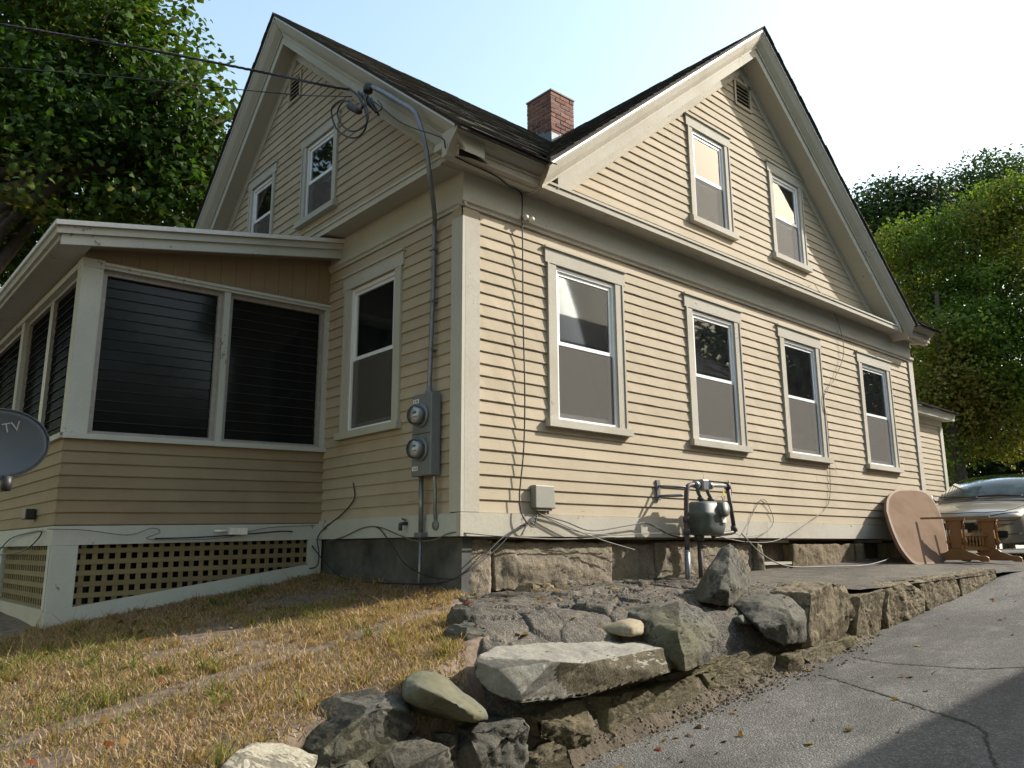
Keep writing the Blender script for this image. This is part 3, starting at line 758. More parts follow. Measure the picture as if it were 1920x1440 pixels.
def block(u0, u1, y0, z0, z1, mat, seed, th=0.22, k=0.02, name='granite_block'):
    r = random.Random(seed); j = lambda: r.uniform(-k, k)
    pts = [(u+j(), y+ (j() if y == y0 else 0), z+j()*.7) for u in (u0, (u0+u1)/2, u1) for y in (y0, y0+th) for z in (z0, z1)]
    pts += [(u0+(u1-u0)*t, y0-.02+j(), z0+(z1-z0)*.5) for t in (0.2, 0.5, 0.8)]
    return stone(pts, name, mat, fnd, cuts=5, amp=0.022, freq=6, seed=seed)
block(0.06, 0.36, 0.055, -0.62, -0.03, M['granite'], 1)
block(0.375, 1.80, 0.035, -0.42, -0.055, M['granite'], 2)
block(1.815, 2.44, 0.06, -0.5, -0.05, M['granite'], 3)
block(2.455, 4.20, 0.05, -0.5, -0.045, M['granite'], 4)
block(4.22, 4.34, 0.0, -0.5, -0.07, M['granite'], 5)
block(5.02, 6.58, 0.03, -0.48, -0.075, M['granite2'], 6)
block(6.62, 6.80, 0.0, -0.46, -0.06, M['granite2'], 7)
block(7.55, 9.0, 0.05, -0.46, -0.05, M['granite'], 8)
for a, b in ((4.36, 5.0), (6.82, 7.5)):
    v = MB().box(a, b, 0.03, 0.12, -0.30, -0.27).box(a, b, 0.05, 0.12, -0.05, -0.02).build('cellar_window_frame', M['trimw'], fnd)
    MB().box(a, b, 0.06, 0.12, -0.5, -0.30).build('cellar_sill_course', M['granite'], fnd)

# rear addition ---------------------------------------------------------------------
ax1, ay = 11.95, 0.72
ad = MB().box(XE, ax1, ay, ay+3, -0.2, 2.18).build('rear_addition_wall', M['room'], house)
courses('R', ad, 0.02, 2.10, 0.095, lambda z: (XE+0.02, ax1-0.11), [], o=-ay+.001)
MB().box(ax1-0.11, ax1+.02, ay-.034, ay, -.2, 2.08).build('corner_board', M['trim'], house)
MB().box(ax1+.0, ax1+.03, ay+.001, ay+3, -.2, 2.08).build('corner_board', M['trim'], house)
MB().box(XE+.02, ax1+0.02, ay-.03, ay, 2.08, 2.20).build('frieze_board', M['trim'], house)
MB().prism([(ay, 2.20), (ay-.2, 2.19), (ay-.2, 2.23), (ay-.235, 2.325), (ay-.235, 2.295), (ay, 2.295)], XE+.02, ax1+0.2, 'x').build('eave_cornice', M['trim'], house)
roof_quad([(XE+.02, ay-.26, 2.325), (ax1+.24, ay-.26, 2.325), (ax1+.24, 2.5, 3.36), (XE+.02, 2.5, 3.36)], parent=roof)
shingles('roof_shingles', (XE+.02, ay-.275, 2.32), (1, 0, 0), (0, 2.06, 1.035), 3.18, 2.2, lambda c: True, roof)

def hole_poly(name, pts, y):
    P = [at(px, py, 'y', y) for px, py in pts]; n_ = len(P)
    return MB().add(P+[p+Vector((0, .004, 0)) for p in P], [tuple(range(n_)), tuple(range(2*n_-1, n_-1, -1))]).build(name, M['dark'], house)
hole_poly('rotted_gap', [(861, 279), (872, 281), (888, 288), (902, 297), (916, 308), (903, 304), (886, 297), (861, 291)], -.2535)
# ================================================================ GROUND
def lerp_tab(tab):
    xs, ys = zip(*tab)
    return lambda x: float(np.interp(x, xs, ys))
zd = lerp_tab([(-60, -4.5), (-12, -2.35), (-4, -1.63), (-2, -1.42), (0, -1.2), (2, -1.0), (3.4, -.87), (5, -.68), (6.7, -.5), (8, -.40), (9.5, -.32), (11, -.27), (14, -.25), (30, -.2), (80, 0.2)])
za = lerp_tab([(-1, -.46), (0, -.43), (1, -.40), (3, -.385), (5, -.345), (7, -.27), (8, -.25), (11, -.24), (20, -.24)])
ak = lerp_tab([(0, .055), (5, .06), (7.5, .09), (9, .08), (11, .03)])
apron_z = lambda x, y: za(x)+ak(x)*min(0, y)
def fbm(x, y, s, k=3):
    return sum(mnoise.noise(Vector((x*s*2**i, y*s*2**i, 3.7+i)))/2**i for i in range(k))
def lawn_z(x, y):
    z = -.43+.155*x+.04*y
    z += 0.02*fbm(x, y, 1.3)
    yl = float(np.interp(x, [-9, -3.4, -2.7, -2.2, -1.7, -1.3, -0.9, 0.4], [-3.6, -2.7, -1.9, -1.68, -1.62, -1.48, -1.30, -1.15]))
    xe = -.02+.66*min(y, 0)
    if y < .03 and x > xe+.08: z -= min(.35, (x-xe-.08)*2.5)
    if y < yl: z = max(z-(yl-y)*1.6, min(z, zd(x)-.08))
    return z
def sheet(name, xs, ys, zf, mat, kind='structure', parent=None):
    vs = [(x, y, zf(x, y)) for y in ys for x in xs]; nx = len(xs)
    fs = [(j*nx+i, j*nx+i+1, (j+1)*nx+i+1, (j+1)*nx+i) for j in range(len(ys)-1) for i in range(nx-1)]
    me = bpy.data.meshes.new(name); me.from_pydata(vs, [], fs); me.polygons.foreach_set('use_smooth', [True]*len(fs)); me.materials.append(mat)
    o = bpy.data.objects.new(name, me); link(o, parent); 
    if kind: o['kind'] = kind
    return o
lin = lambda a, b, n: [a+(b-a)*i/(n-1) for i in range(n)]
sheet('ground', [-400, -100, -40, -20, -12, -8, -4, 0, 4, 8, 12, 20, 40, 80, 150, 400], [-400, -100, -30, -12, -6, 0, 6, 12, 30, 100, 400],
      lambda x, y: zd(max(-60, min(80, x)))-0.14, M['soil'])
def drive_z(x, y):
    z = zd(x)
    if x > 6: z = z+(apron_z(x, y)-z)*min(1, (x-6)/2.0)*max(0, min(1, (y+2.6)/1.2))
    return z+0.006*fbm(x, y, 1.1)
sheet('driveway', lin(-14, 6.6, 140), lin(-5.6, -1.5, 36), drive_z, M['asph'])
sheet('driveway_court', lin(6.6, 45, 120), lin(-5.6, 6.0, 50), lambda x, y: drive_z(x, y)-(0.002 if y < -1.5 else .004), M['asph'])
lawn = sheet('lawn', lin(-10, 0.34, 130), lin(-3.9, -0.6, 60)+lin(-0.5, 14, 70), lawn_z, M['soil'])
# broken old asphalt between the wall and the house
def crackv(x, y):
    w = Vector((x+0.12*fbm(x, y, 2.1), (y+0.1*fbm(x+5, y, 2.3))*1.5, 0))
    d, p = mnoise.voronoi(w*2.3)
    return d[1]-d[0], p[0]
def apron_fn(x, y):
    e, p = crackv(x, y)
    z = apron_z(x, y)
    broken = max(0, min(1, (3.1-x)/0.8))
    z += 0.012*fbm(x, y, 4)
    if broken > 0:
        tilt = mnoise.noise(p*3.1)*0.035
        z += broken*(tilt*1.3+(x-p.x/1)*0.0-max(0, 0.05-e)*1.1*(0.65+0.6*mnoise.noise(p*5)))+broken*.012*fbm(x, y, 11, 2)
        z -= broken*max(0, -0.75-y)*0.05
    edge = max(0, (-.02+.66*min(y, 0)-x+0.10*fbm(x, y, 3)))
    z -= edge*1.3
    if y < -1.15 and x < 2.2: z -= (-1.15-y)*.42+max(0, -1.42-y)*1.6
    elif y < -1.42: z -= (-1.42-y)*1.2
    if y > -0.16: z -= 0.05*max(0, mnoise.noise(Vector((x*3, 2.2, 0))))
    return z
sheet('broken_asphalt_strip', lin(-1.35, 3.2, 340), lin(-1.62, 0.16, 140), apron_fn, M['asph2'])
sheet('asphalt_strip', lin(3.2, 9.4, 60), lin(-1.62, 0.16, 24), lambda x, y: apron_z(x, y)+0.010*fbm(x, y, 2.2)+.001, M['asph2'])
# soil packed behind the wall stones
bank_z = lambda x, y: (lambda t: zd(x)*(1-t)+((-.43+.155*x-.05)-.10 if x < 0.2 else apron_z(x, -1.3)-.14)*t-.03)(max(0, min(1, (y+1.75)/0.42)))+.03*fbm(x, y, 5)+.022*fbm(x, y, 17, 2)
sheet('soil_bank', lin(-1.75, 3.4, 240), lin(-1.98, -1.25, 36), bank_z, M['dirt'])

# cracks of the driveway: thin dark grooves filled with dirt
def crack(pts, name='driveway_crack'):
    P = spline([(p.x, p.y, 0) for p in (drive_pt(a, b) for a, b in pts)], 14); vs = []; r = random.Random(1)
    for i, p in enumerate(P):
        t = (P[min(i+1, len(P)-1)]-P[max(0, i-1)]).normalized(); n_ = Vector((-t.y, t.x, 0)); w = r.uniform(.004, .012); j = r.uniform(-.012, .012)
        for s in (-1, 1):
            q = p+n_*(s*w+j); vs.append((q.x, q.y, drive_z(q.x, q.y)+.004))
    me = bpy.data.meshes.new(name); me.from_pydata(vs, [], [(2*i, 2*i+1, 2*i+3, 2*i+2) for i in range(len(P)-1)]); me.materials.append(M['crack'])
    o = bpy.data.objects.new(name, me); link(o); o['kind'] = 'structure'
def drive_pt(px, py):
    d = ray(px, py); t = 2.0
    while t < 60:
        q = CAM+d*t
        if q.z < drive_z(q.x, q.y): return q
        t += 0.02
    return q
crack([(1535, 1265), (1600, 1285), (1690, 1315), (1780, 1345), (1840, 1370), (1860, 1420), (1880, 1470)])
crack([(1600, 1233), (1660, 1243), (1740, 1250), (1830, 1255), (1925, 1252), (2000, 1256)])

# ================================================================ RETAINING WALL
wall = thing('stone_retaining_wall', (2.0, -1.65, -1.0), 'dry stone retaining wall of granite blocks between lawn and asphalt driveway', 'stone wall')
A = lambda px, py, y: at(px, py, 'y', y)
def wstone(pts, mat, seed, label=None, name='stone', amp=0.02, freq=5, round_=0, extra=(), parent=wall, **kw):
    kw.setdefault('chips', 0 if round_ else 5)
    P = [A(*p) for p in pts]+[Vector(e) for e in extra]
    return stone(P, name, mat, parent, amp=amp, freq=freq, seed=seed, label=label, round_=round_, **kw)
def kerb(o, y, depth, mat, seed, label=None, amp=0.02, zdrop=0.06, name='stone', freq=6, parent=wall, round_=0, **kw):
    kw.setdefault('chips', 6); round_ = 0
    """front outline at y, carried back by depth"""
    r = random.Random(seed); P = []
    for px, py in o:
        p = A(px, py, y); P.append(p+Vector((r.uniform(-.01, .01), r.uniform(-.02, .02), 0)))
        P.append(p+Vector((r.uniform(-.02, .02), depth*r.uniform(.85, 1.1), 0.0)))
    zl = min(p.z for p in P)
    P += [Vector((p.x, p.y, p.z-zdrop)) for p in P if p.z < zl+.06]
    return stone(P, name, mat, parent, amp=amp, freq=freq, seed=seed, label=label, round_=round_, **kw)
wstone([(960, 1322, -1.78), (1100, 1306, -1.78), (1255, 1263, -1.74), (1272, 1245, -1.68), (1035, 1241, -1.80), (1095, 1244, -1.82), (1245, 1214, -1.70),
        (862, 1264, -1.66), (900, 1302, -1.70), (897, 1227, -1.62), (935, 1209, -1.45), (1010, 1206, -1.38), (1190, 1196, -1.30), (1240, 1198, -1.34), (1262, 1225, -1.45)],
       M['slab'], 11, 'long pale granite slab with a flat bright top', amp=0.018, freq=4.5)
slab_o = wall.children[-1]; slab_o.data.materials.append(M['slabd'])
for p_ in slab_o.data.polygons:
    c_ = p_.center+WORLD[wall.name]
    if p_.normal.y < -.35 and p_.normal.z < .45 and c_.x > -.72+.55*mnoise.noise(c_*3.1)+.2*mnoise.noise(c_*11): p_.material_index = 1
wstone([(1222, 1165, -1.5), (1240, 1137, -1.4), (1272, 1126, -1.35), (1335, 1150, -1.5), (1352, 1176, -1.6), (1350, 1232, -1.66), (1285, 1260, -1.76), (1277, 1190, -1.78), (1238, 1218, -1.68)],
       M['grey'], 12, 'dark angular boulder at the right end of the pale slab', extra=[(0.55, -1.1, -.52), (0.95, -1.15, -.6), (.5, -1.1, -.8), (.95, -1.1, -.8)], amp=0.03)
wstone([(1412, 1168, -1.62), (1430, 1130, -1.56), (1458, 1109, -1.48), (1495, 1115, -1.42), (1528, 1140, -1.5), (1526, 1168, -1.6), (1512, 1202, -1.66), (1475, 1210, -1.72), (1440, 1196, -1.72), (1492, 1150, -1.76)],
       M['grey'], 13, 'rounded grey boulder before the split kerb blocks', extra=[(1.75, -1.2, -.5), (2.2, -1.2, -.5), (2.2, -1.2, -.8)], amp=0.022)
kerb([(1524, 1112), (1560, 1093), (1598, 1096), (1607, 1130), (1605, 1174), (1540, 1210), (1512, 1206)], -1.66, 0.36, M['kerb'], 14, 'tall split granite block standing proud of the kerb', amp=0.03)
kerb([(1602, 1119), (1659, 1104), (1661, 1176), (1650, 1190), (1607, 1207)], -1.64, 0.3, M['kerb'], 15, amp=0.022)
kerb([(1657, 1102), (1716, 1088), (1732, 1111), (1733, 1149), (1668, 1177)], -1.63, 0.3, M['kerb'], 16, amp=0.03)
kerb([(1720, 1089), (1798, 1079), (1800, 1121), (1736, 1145)], -1.62, 0.26, M['kerb'], 17, amp=0.025)
kerb([(1800, 1079), (1866, 1066), (1874, 1075), (1870, 1088), (1802, 1119)], -1.61, 0.26, M['kerb'], 18, amp=0.02)
kerb([(1126, 1312), (1200, 1291), (1324, 1263), (1329, 1306), (1140, 1364), (1127, 1350)], -1.66, 0.35, M['mossy'], 19, 'low squared footing block under the pale slab', amp=0.018)
kerb([(1328, 1264), (1453, 1217), (1461, 1260), (1335, 1306)], -1.66, 0.35, M['mossy'], 20, amp=0.018)
kerb([(1200, 1283), (1330, 1245), (1455, 1204), (1456, 1215), (1330, 1260), (1205, 1292)], -1.60, 0.3, M['mossy'], 21, amp=0.02, zdrop=0)
kerb([(1476, 1230), (1500, 1223), (1506, 1242), (1478, 1258)], -1.72, 0.2, M['mossy'], 22, amp=0.015)
kerb([(1500, 1226), (1604, 1192), (1612, 1203), (1512, 1248)], -1.70, 0.3, M['mossy'], 23, amp=0.02)
wstone([(748, 1292, -1.78), (760, 1269, -1.72), (790, 1258, -1.66), (826, 1263, -1.66), (910, 1330, -1.80), (918, 1351, -1.82), (890, 1358, -1.86), (790, 1330, -1.88), (754, 1312, -1.84)],
       M['round'], 24, 'smooth rounded fieldstone left of the pale slab', extra=[(-1.45, -1.45, -.72), (-1.0, -1.5, -.95), (-1.5, -1.55, -.9), tuple(A(835, 1308, -2.0)), tuple(A(790, 1290, -1.95)), tuple(A(880, 1335, -1.96))], amp=0.022, freq=3, round_=0.06)
kerb([(595, 1412), (640, 1371), (700, 1326), (770, 1309), (795, 1340), (793, 1371), (700, 1396), (600, 1445)], -1.86, 0.35, M['grey'], 25, 'slanting grey block at the left end of the wall', amp=0.02, round_=.02)
kerb([(705, 1402), (790, 1383), (845, 1401), (852, 1460), (690, 1470)], -1.88, 0.35, M['grey'], 26, amp=0.02, round_=.04)
kerb([(862, 1465), (900, 1376), (985, 1349), (1003, 1421), (995, 1465)], -1.84, 0.35, M['grey'], 27, amp=0.03)
kerb([(992, 1347), (1060, 1322), (1120, 1311), (1122, 1361), (1080, 1386), (1000, 1381)], -1.70, 0.3, M['mossy'], 28, amp=0.035)
kerb([(1000, 1432), (1062, 1392), (1088, 1440), (1080, 1470), (1000, 1475)], -1.78, 0.25, M['mossy'], 29, amp=0.025)
kerb([(812, 1372), (868, 1378), (860, 1425), (835, 1432)], -1.72, 0.25, M['grey'], 30, amp=0.02)
kerb([(600, 1448), (690, 1420), (720, 1470), (600, 1500)], -1.90, 0.3, M['grey'], 31, amp=0.02, round_=.03)

cs = wstone([(408, 1450, -1.98), (440, 1411, -1.92), (482, 1391, -1.80), (530, 1391, -1.78), (596, 1416, -1.86), (598, 1450, -1.98), (500, 1480, -2.1)],
       M['cream'], 33, name='cream_stone', parent=None, extra=[(-2.4, -1.55, -1.0), (-2.1, -1.5, -1.0)], amp=0.02)
tag(cs, 'pale cream stone half sunk at the lawn edge', 'stone')
bo = wstone([(1369, 1020, -1.2), (1392, 1033, -1.12), (1411, 1097, -1.12), (1404, 1107, -1.3), (1368, 1140, -1.4), (1320, 1132, -1.33), (1328, 1068, -1.2), (1350, 1030, -1.12), (1363, 1092, -1.46), (1372, 1050, -1.32)],
       M['grey'], 34, name='boulder', parent=None, extra=[(1.7, -.9, -.5), (2.0, -.9, -.5)], amp=0.025)
tag(bo, 'grey pointed boulder standing upright in front of the gas meter', 'boulder')
co = wstone([(1155, 1176, -1.45), (1162, 1163, -1.42), (1183, 1157, -1.38), (1205, 1162, -1.4), (1212, 1176, -1.45), (1208, 1192, -1.5), (1160, 1192, -1.5), (1183, 1196, -1.55), (1185, 1176, -1.58)],
       M['cobble'], 35, name='cobble', parent=None, extra=[(.1, -1.25, -.62), (.3, -1.25, -.62)], amp=0.006, round_=.05)
tag(co, 'small rounded tan cobble resting behind the pale slab', 'stone')
orr = wstone([(1352, 1150, -1.38), (1378, 1132, -1.3), (1392, 1150, -1.36), (1388, 1168, -1.42), (1360, 1165, -1.42)], M['orange'], 36, name='orange_stone', parent=None,
       extra=[(1.6, -1.1, -.6)], amp=0.012)
tag(orr, 'rust orange stone under the upright boulder', 'stone')
gs = wstone([(1385, 1155, -1.5), (1402, 1147, -1.45), (1418, 1158, -1.5), (1412, 1172, -1.54), (1392, 1170, -1.54)], M['round'], 37, name='grey_stone', parent=None, extra=[(1.5, -1.3, -.65)], amp=0.008, round_=.02)
tag(gs, 'fist sized grey stone beside the rust orange stone', 'stone')
for i, (q, lab) in enumerate(((([(868, 1156), (872, 1142), (893, 1134), (910, 1142), (905, 1160), (880, 1164)], -0.98), 'jagged grey rubble lump at the broken asphalt corner, upper of two'),
              (([(872, 1188), (878, 1176), (900, 1170), (915, 1178), (905, 1196), (882, 1198)], -1.22), 'grey rubble lump at the broken asphalt edge, lower of two'),
              (([(985, 1108), (1000, 1092), (1035, 1095), (1048, 1108), (1030, 1116), (995, 1118)], -0.35), 'tan rubble wedge lying below the big foundation block'))):
    s = kerb(q[0], q[1], 0.16, M['grey'] if i < 2 else M['granite2'], 40+i, amp=0.03, parent=None, name='rubble_stone')
    tag(s, lab, 'stone', 'rubble stones by the house corner')

# gravel and crumbs along the wall foot
def crumbs():
    r = random.Random(4); vs = []; fs = []; cs_ = []
    tpl = [(-.5, -.4, -.3), (.5, -.5, -.3), (.4, .5, -.3), (-.4, .4, -.3), (-.3, -.3, .35), (.35, -.25, .3), (.25, .35, .4), (-.3, .3, .3)]
    tf = [(4, 5, 6, 7), (0, 1, 5, 4), (1, 2, 6, 5), (2, 3, 7, 6), (3, 0, 4, 7)]
    spots = []
    for k in range(3200):
        t = r.random(); px, py = [(1000+260*t, 1440-95*t), (1260+200*t, 1345-80*t), (1460+170*t, 1265-70*t)][r.choice((0, 0, 1, 1, 2))]
        p = drive_pt(px+r.gauss(0, 14), py+r.gauss(-4, 9)+abs(r.gauss(0, 9))); spots.append((p.x, p.y, max(drive_z(p.x, p.y), bank_z(p.x, p.y)), r.choice((.004, .005, .006, .006, .008, .008, .01, .012, .02))))
    for k in range(700):
        x, y = r.uniform(0.2, 3.0), r.uniform(-1.55, 0.0)
        spots.append((x, y, apron_fn(x, y), r.choice((.006, .01, .016))))
    for x, y, z, s in spots:
        a = r.uniform(0, 6.28); ca, sa = math.cos(a), math.sin(a); n = len(vs)
        for p in tpl:
            q = [p[0]*r.uniform(.7, 1.3)*s, p[1]*r.uniform(.7, 1.3)*s, p[2]*s*r.uniform(.6, 1.1)]
            vs.append((x+q[0]*ca-q[1]*sa, y+q[0]*sa+q[1]*ca, z+q[2]+s*.25))
        fs += [tuple(n+i for i in f) for f in tf]
        c = r.choice([(0.14, .105, .065), (.08, .068, .055), (.18, .15, .105), (.045, .042, .04), (.16, .11, .055), (.11, .085, .05)]); cs_ += [c]*8
    me = bpy.data.meshes.new('gravel'); me.from_pydata(vs, [], fs); color_attr(me, cs_)
    m, n, l, b = nmat('loose_gravel'); a = N(n, 'ShaderNodeAttribute', attribute_name='col'); l.new(a.outputs['Color'], b.inputs['Base Color']); b.inputs['Roughness'].default_value = .95
    me.materials.append(m); o = bpy.data.objects.new('gravel', me); link(o); tag(o, 'loose gravel and crumbs along the foot of the stone wall', 'gravel', kind='stuff')
crumbs()

# ================================================================ PORCH
PY, PX = 2.25, -2.345
sagf = lambda p: (p[0], p[1], p[2]+0.023*min(0, p[0])+0.0)
porch = thing('enclosed_porch', (-1.2, 3.6, -0.5), 'enclosed porch with dark jalousie windows, low sloping roof and lattice skirt', 'porch')
def PB(): return MB(sagf)
PYE = 6.6
pw = PB().box(PX, 0.0, PY, PY+.08, 0.155, 0.86).box(PX, PX+.08, PY+.08, PYE, 0.155, 0.86).build('porch_wall', M['room'], porch)
for k in range(7):
    z = 0.16+k*0.1
    for side in ('near', 'end'):
        if side == 'near':
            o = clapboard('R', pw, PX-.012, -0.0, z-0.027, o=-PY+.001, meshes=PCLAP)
            o.rotation_euler = (0, -0.0225+brd.uniform(-.001, .001), 0)
            o.location.z = z+0.023*PX-WORLD[porch.name].z
        else:
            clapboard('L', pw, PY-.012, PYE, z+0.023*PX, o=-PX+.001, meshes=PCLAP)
PB().box(PX-.03, 0.0, PY-.045, PY+.09, 0.86, 0.905).build('sill_board', M['ptrim'], porch)
PB().box(PX-.045, PX+.09, PY-.03, PYE, 0.861, 0.906).build('sill_board', M['ptrim'], porch)
PB().box(PX-.012, PX+.155, PY-.012, PY+.14, 0.906, 2.34).build('corner_post', M['ptrim'], porch)
PB().box(PX-.016, PX+.16, PY-.018, PY+.15, 2.34, 2.415).build('post_cap', M['ptrim'], porch)
PB().box(PX+.16, 0.0, PY-.02, PY+.1, 2.345, 2.40).build('header_board', M['ptrim'], porch)
PB().box(PX+.16, 0.0, PY-.032, PY-.021, 2.372, 2.398).build('header_moulding', M['ptrim'], porch)
PB().box(PX-.02, PX+.1, PY+.15, PYE, 2.345, 2.40).build('header_board', M['ptrim'], porch)
for y in (4.55, 6.45): PB().box(PX-.006, PX+.12, y, y+.14, 0.906, 2.345).build('porch_post', M['ptrim'], porch)
PB().box(-.05, 0.0, PY-.01, PY+.1, 0.906, 2.345).build('porch_post', M['ptrim'], porch)
# grooved plywood between header and roof
rz = lambda x: 3.04+0.197*x            # underside line of the porch roof along the near edge
mb = PB(); xs = lin(PX, 0, 17)
for a, b in zip(xs, xs[1:]):
    mb.prism([(a+.002, 2.40), (b-.002, 2.40), (b-.002, rz(b)+.05), (a+.002, rz(a)+.05)], PY+.001, PY+.06, 'y')
mb.prism([(PX, 2.40), (0, 2.40), (0, rz(0)+.05), (PX, rz(PX)+.05)], PY+.006, PY+.055, 'y')
mb.build('plywood_panel', M['ply'], porch)
mb = PB().box(PX, PX+.05, PY+.06, PYE, 2.40, 2.62); mb.build('plywood_panel', M['ply'], porch)
# jalousie windows: frames and tilted glass slats
def jalousie(f, u0, u1, z0, z1, name='jalousie_window', n=15):
    mb = MB(f); t = 0.04
    mb.box(u0, u0+t, -0.07, 0.0, z0, z1).box(u1-t, u1, -0.07, 0.0, z0, z1).box(u0+t, u1-t, -0.07, 0.0, z0, z0+t*.8).box(u0+t, u1-t, -0.07, 0.0, z1-t, z1)
    r = mb.build(name, M['jframe'], porch); p = (z1-z0-1.8*t)/n
    for k in range(n):
        z = z0+t*.8+k*p
        a = [(u0+t, -0.034, z-.004), (u1-t, -0.034, z-.004), (u1-t, -0.043, z+p), (u0+t, -0.043, z+p)]
        MB(f).hexa(a, [(q[0], q[1]+.005, q[2]+.001) for q in a]).build('glass_slat', M['jal'], r)
        MB(f).box(u0+t, u1-t, -0.029, -0.0275, z-.005, z+.0).build('slat_edge', M['jedge'], r)
    MB(f).box(u0+.01, u1-.01, -0.068, -0.067, z0+.01, z1-.01).build('insect_screen', M['pscreen'], r)
    return r
M['jframe'] = simple('weathered_aluminium', (0.30, 0.285, 0.27), 0.5, 0.1, 0.15)
def pscreen():
    m, n, l, b = nmat('porch_insect_screen'); b.inputs['Base Color'].default_value = (0.03, 0.03, 0.03, 1); b.inputs['Roughness'].default_value = 0.9
    tr = n.new('ShaderNodeBsdfTransparent'); ms = n.new('ShaderNodeMixShader'); ms.inputs[0].default_value = 0.55
    l.new(tr.outputs[0], ms.inputs[1]); l.new(b.outputs[0], ms.inputs[2]); l.new(ms.outputs[0], n['Material Output'].inputs[0]); return m
M['pscreen'] = pscreen()
FPN = lambda p: sagf((p[0], PY+0.03-p[1], p[2])); FPE = lambda p: sagf((PX+0.03-p[1], p[0], p[2]))
jalousie(FPN, PX+.16, -1.125, 0.906, 2.344)
PB().box(-1.123, -1.065, PY-.012, PY+.09, 0.906, 2.344).build('mullion', M['ptrim'], porch)
jalousie(FPN, -1.063, -0.052, 0.906, 2.344)
for a, b in ((2.42, 3.45), (3.5, 4.54), (4.72, 6.44)): jalousie(FPE, a, b, 0.906, 2.344)
PB().box(PX+.03, PX+.1, 3.452, 3.498, 0.906, 2.344).build('mullion', M['jframe'], porch)
# roof: deck, fascias, soffits
def rq(y0, y1, x0, x1, dz0, dz1, name, mat):
    pts = []
    return MB().hexa([(x0, y0, rz(x0)+dz0), (x1, y0, rz(x1)+dz0), (x1, y1, rz(x1)+dz0), (x0, y1, rz(x0)+dz0)],
              [(x0, y0, rz(x0)+dz1), (x1, y0, rz(x1)+dz1), (x1, y1, rz(x1)+dz1), (x0, y1, rz(x0)+dz1)]).build(name, mat, porch)
XO = -2.62
rq(1.985, PYE+.4, XO-.015, 0.0, 0.005, 0.028, 'porch_roof', M['rooff'])
rq(1.965, 1.99, XO-.02, 0.0, -0.02, 0.02, 'drip_edge', M['alu'])
rq(1.995, 2.03, XO, 0.0, -0.085, -0.021, 'crown_moulding', M['ptrim'])
rq(2.02, 2.05, XO+.04, 0.0, -0.175, -0.086, 'fascia_board', M['ptrim'])
rq(2.051, PY, PX, 0.0, -0.14, -0.12, 'soffit', M['ply2'] if 'ply2' in M else M['ptrim'])
MB().box(XO-.02, XO+.0, 1.99, PYE+.4, rz(XO)-.02, rz(XO)+.02).build('drip_edge', M['alu'], porch)
MB().box(XO+.002, XO+.03, 2.03, PYE+.4, rz(XO)-.09, rz(XO)-.02).build('crown_moulding', M['ptrim'], porch)
MB().box(XO+.03, XO+.055, 2.051, PYE+.4, rz(XO)-.13, rz(XO)-.021).build('fascia_board', M['ptrim'], porch)
MB().box(XO+.056, PX, 2.052, PYE+.3, rz(XO)-.125, rz(XO)-.11).build('soffit', M['ptrim'], porch)
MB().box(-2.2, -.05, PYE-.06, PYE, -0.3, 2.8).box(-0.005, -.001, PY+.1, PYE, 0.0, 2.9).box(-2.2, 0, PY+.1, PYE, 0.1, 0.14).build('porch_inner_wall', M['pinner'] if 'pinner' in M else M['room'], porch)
# skirt: band board, posts, lattice, sloping bottom board
PB().box(PX-.02, 0.0, PY-.02, PY+.02, 0.0, 0.152).build('band_board', M['ptrim'], porch)
PB().box(PX-.021, PX+.02, PY+.02, PYE, 0.0, 0.151).build('band_board', M['ptrim'], porch)
gz = lambda x: -0.35+0.15*x            # top of the ground along the skirt
bz = lambda x: -0.345+0.147*x
MB().hexa([(PX-.02, PY-.022, bz(PX)), (0.0, PY-.022, bz(0)), (0, PY+.018, bz(0)), (PX-.02, PY+.018, bz(PX))],
          [(PX-.02, PY-.022, bz(PX)+.125), (0.0, PY-.022, bz(0)+.125), (0, PY+.018, bz(0)+.125), (PX-.02, PY+.018, bz(PX)+.125)]).build('bottom_board', M['ptrim'], porch)
MB().box(PX-.0215, PX+.018, PY+.019, PYE, bz(PX), bz(PX)+.14).build('bottom_board', M['trimw'], porch)
MB().hexa([(PX-.015, PY-.0215, bz(PX)+.127), (PX+.175, PY-.0215, bz(PX+.175)+.127), (PX+.175, PY+.015, bz(PX+.175)+.127), (PX-.015, PY+.015, bz(PX)+.127)],
          [(PX-.015, PY-.0215, -.055), (PX+.175, PY-.0215, -.052), (PX+.175, PY+.015, -.052), (PX-.015, PY+.015, -.055)]).build('skirt_post', M['ptrim'], porch)
MB().box(PX-.0205, PX+.015, PY+.016, PY+.10, bz(PX)+.141, -.055).build('skirt_post', M['ptrim'], porch)
MB().box(-0.14, -.0, PY-.0205, PY+.015, bz(-.14)+.13, -.004).build('skirt_post', M['ptrim'], porch)
def lattice(f, u0, u1, low, top, pitch=0.0875, w=0.040):
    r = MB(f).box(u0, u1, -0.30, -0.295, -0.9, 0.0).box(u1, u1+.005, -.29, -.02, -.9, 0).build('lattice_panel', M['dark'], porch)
    u = u0+.03
    while u < u1-.02:
        zl = low(u)
        MB(f).box(u, u+w, -0.020, -0.013, zl, top).build('upright_slat', M['lat'], r)
        u += pitch
    z = top-0.035
    while z > low(u0):
        a = u0
        if low(u1) > z:
            for k in range(200):
                um = u0+(u1-u0)*k/199
                if low(um) > z: break
            b = um
        else: b = u1
        MB(f).box(a, b, -0.0125, -0.0055, z-w, z).build('level_slat', M['lat'], r)
        z -= pitch
    return r
FLN = lambda p: (p[0], PY+0.0-p[1], p[2]+0.023*p[0]*0.9); FLE = lambda p: (PX-p[1], p[0], p[2]+0.023*PX)
lattice(FLN, PX+.176, -0.142, lambda u: bz(u)+.11, 0.0)
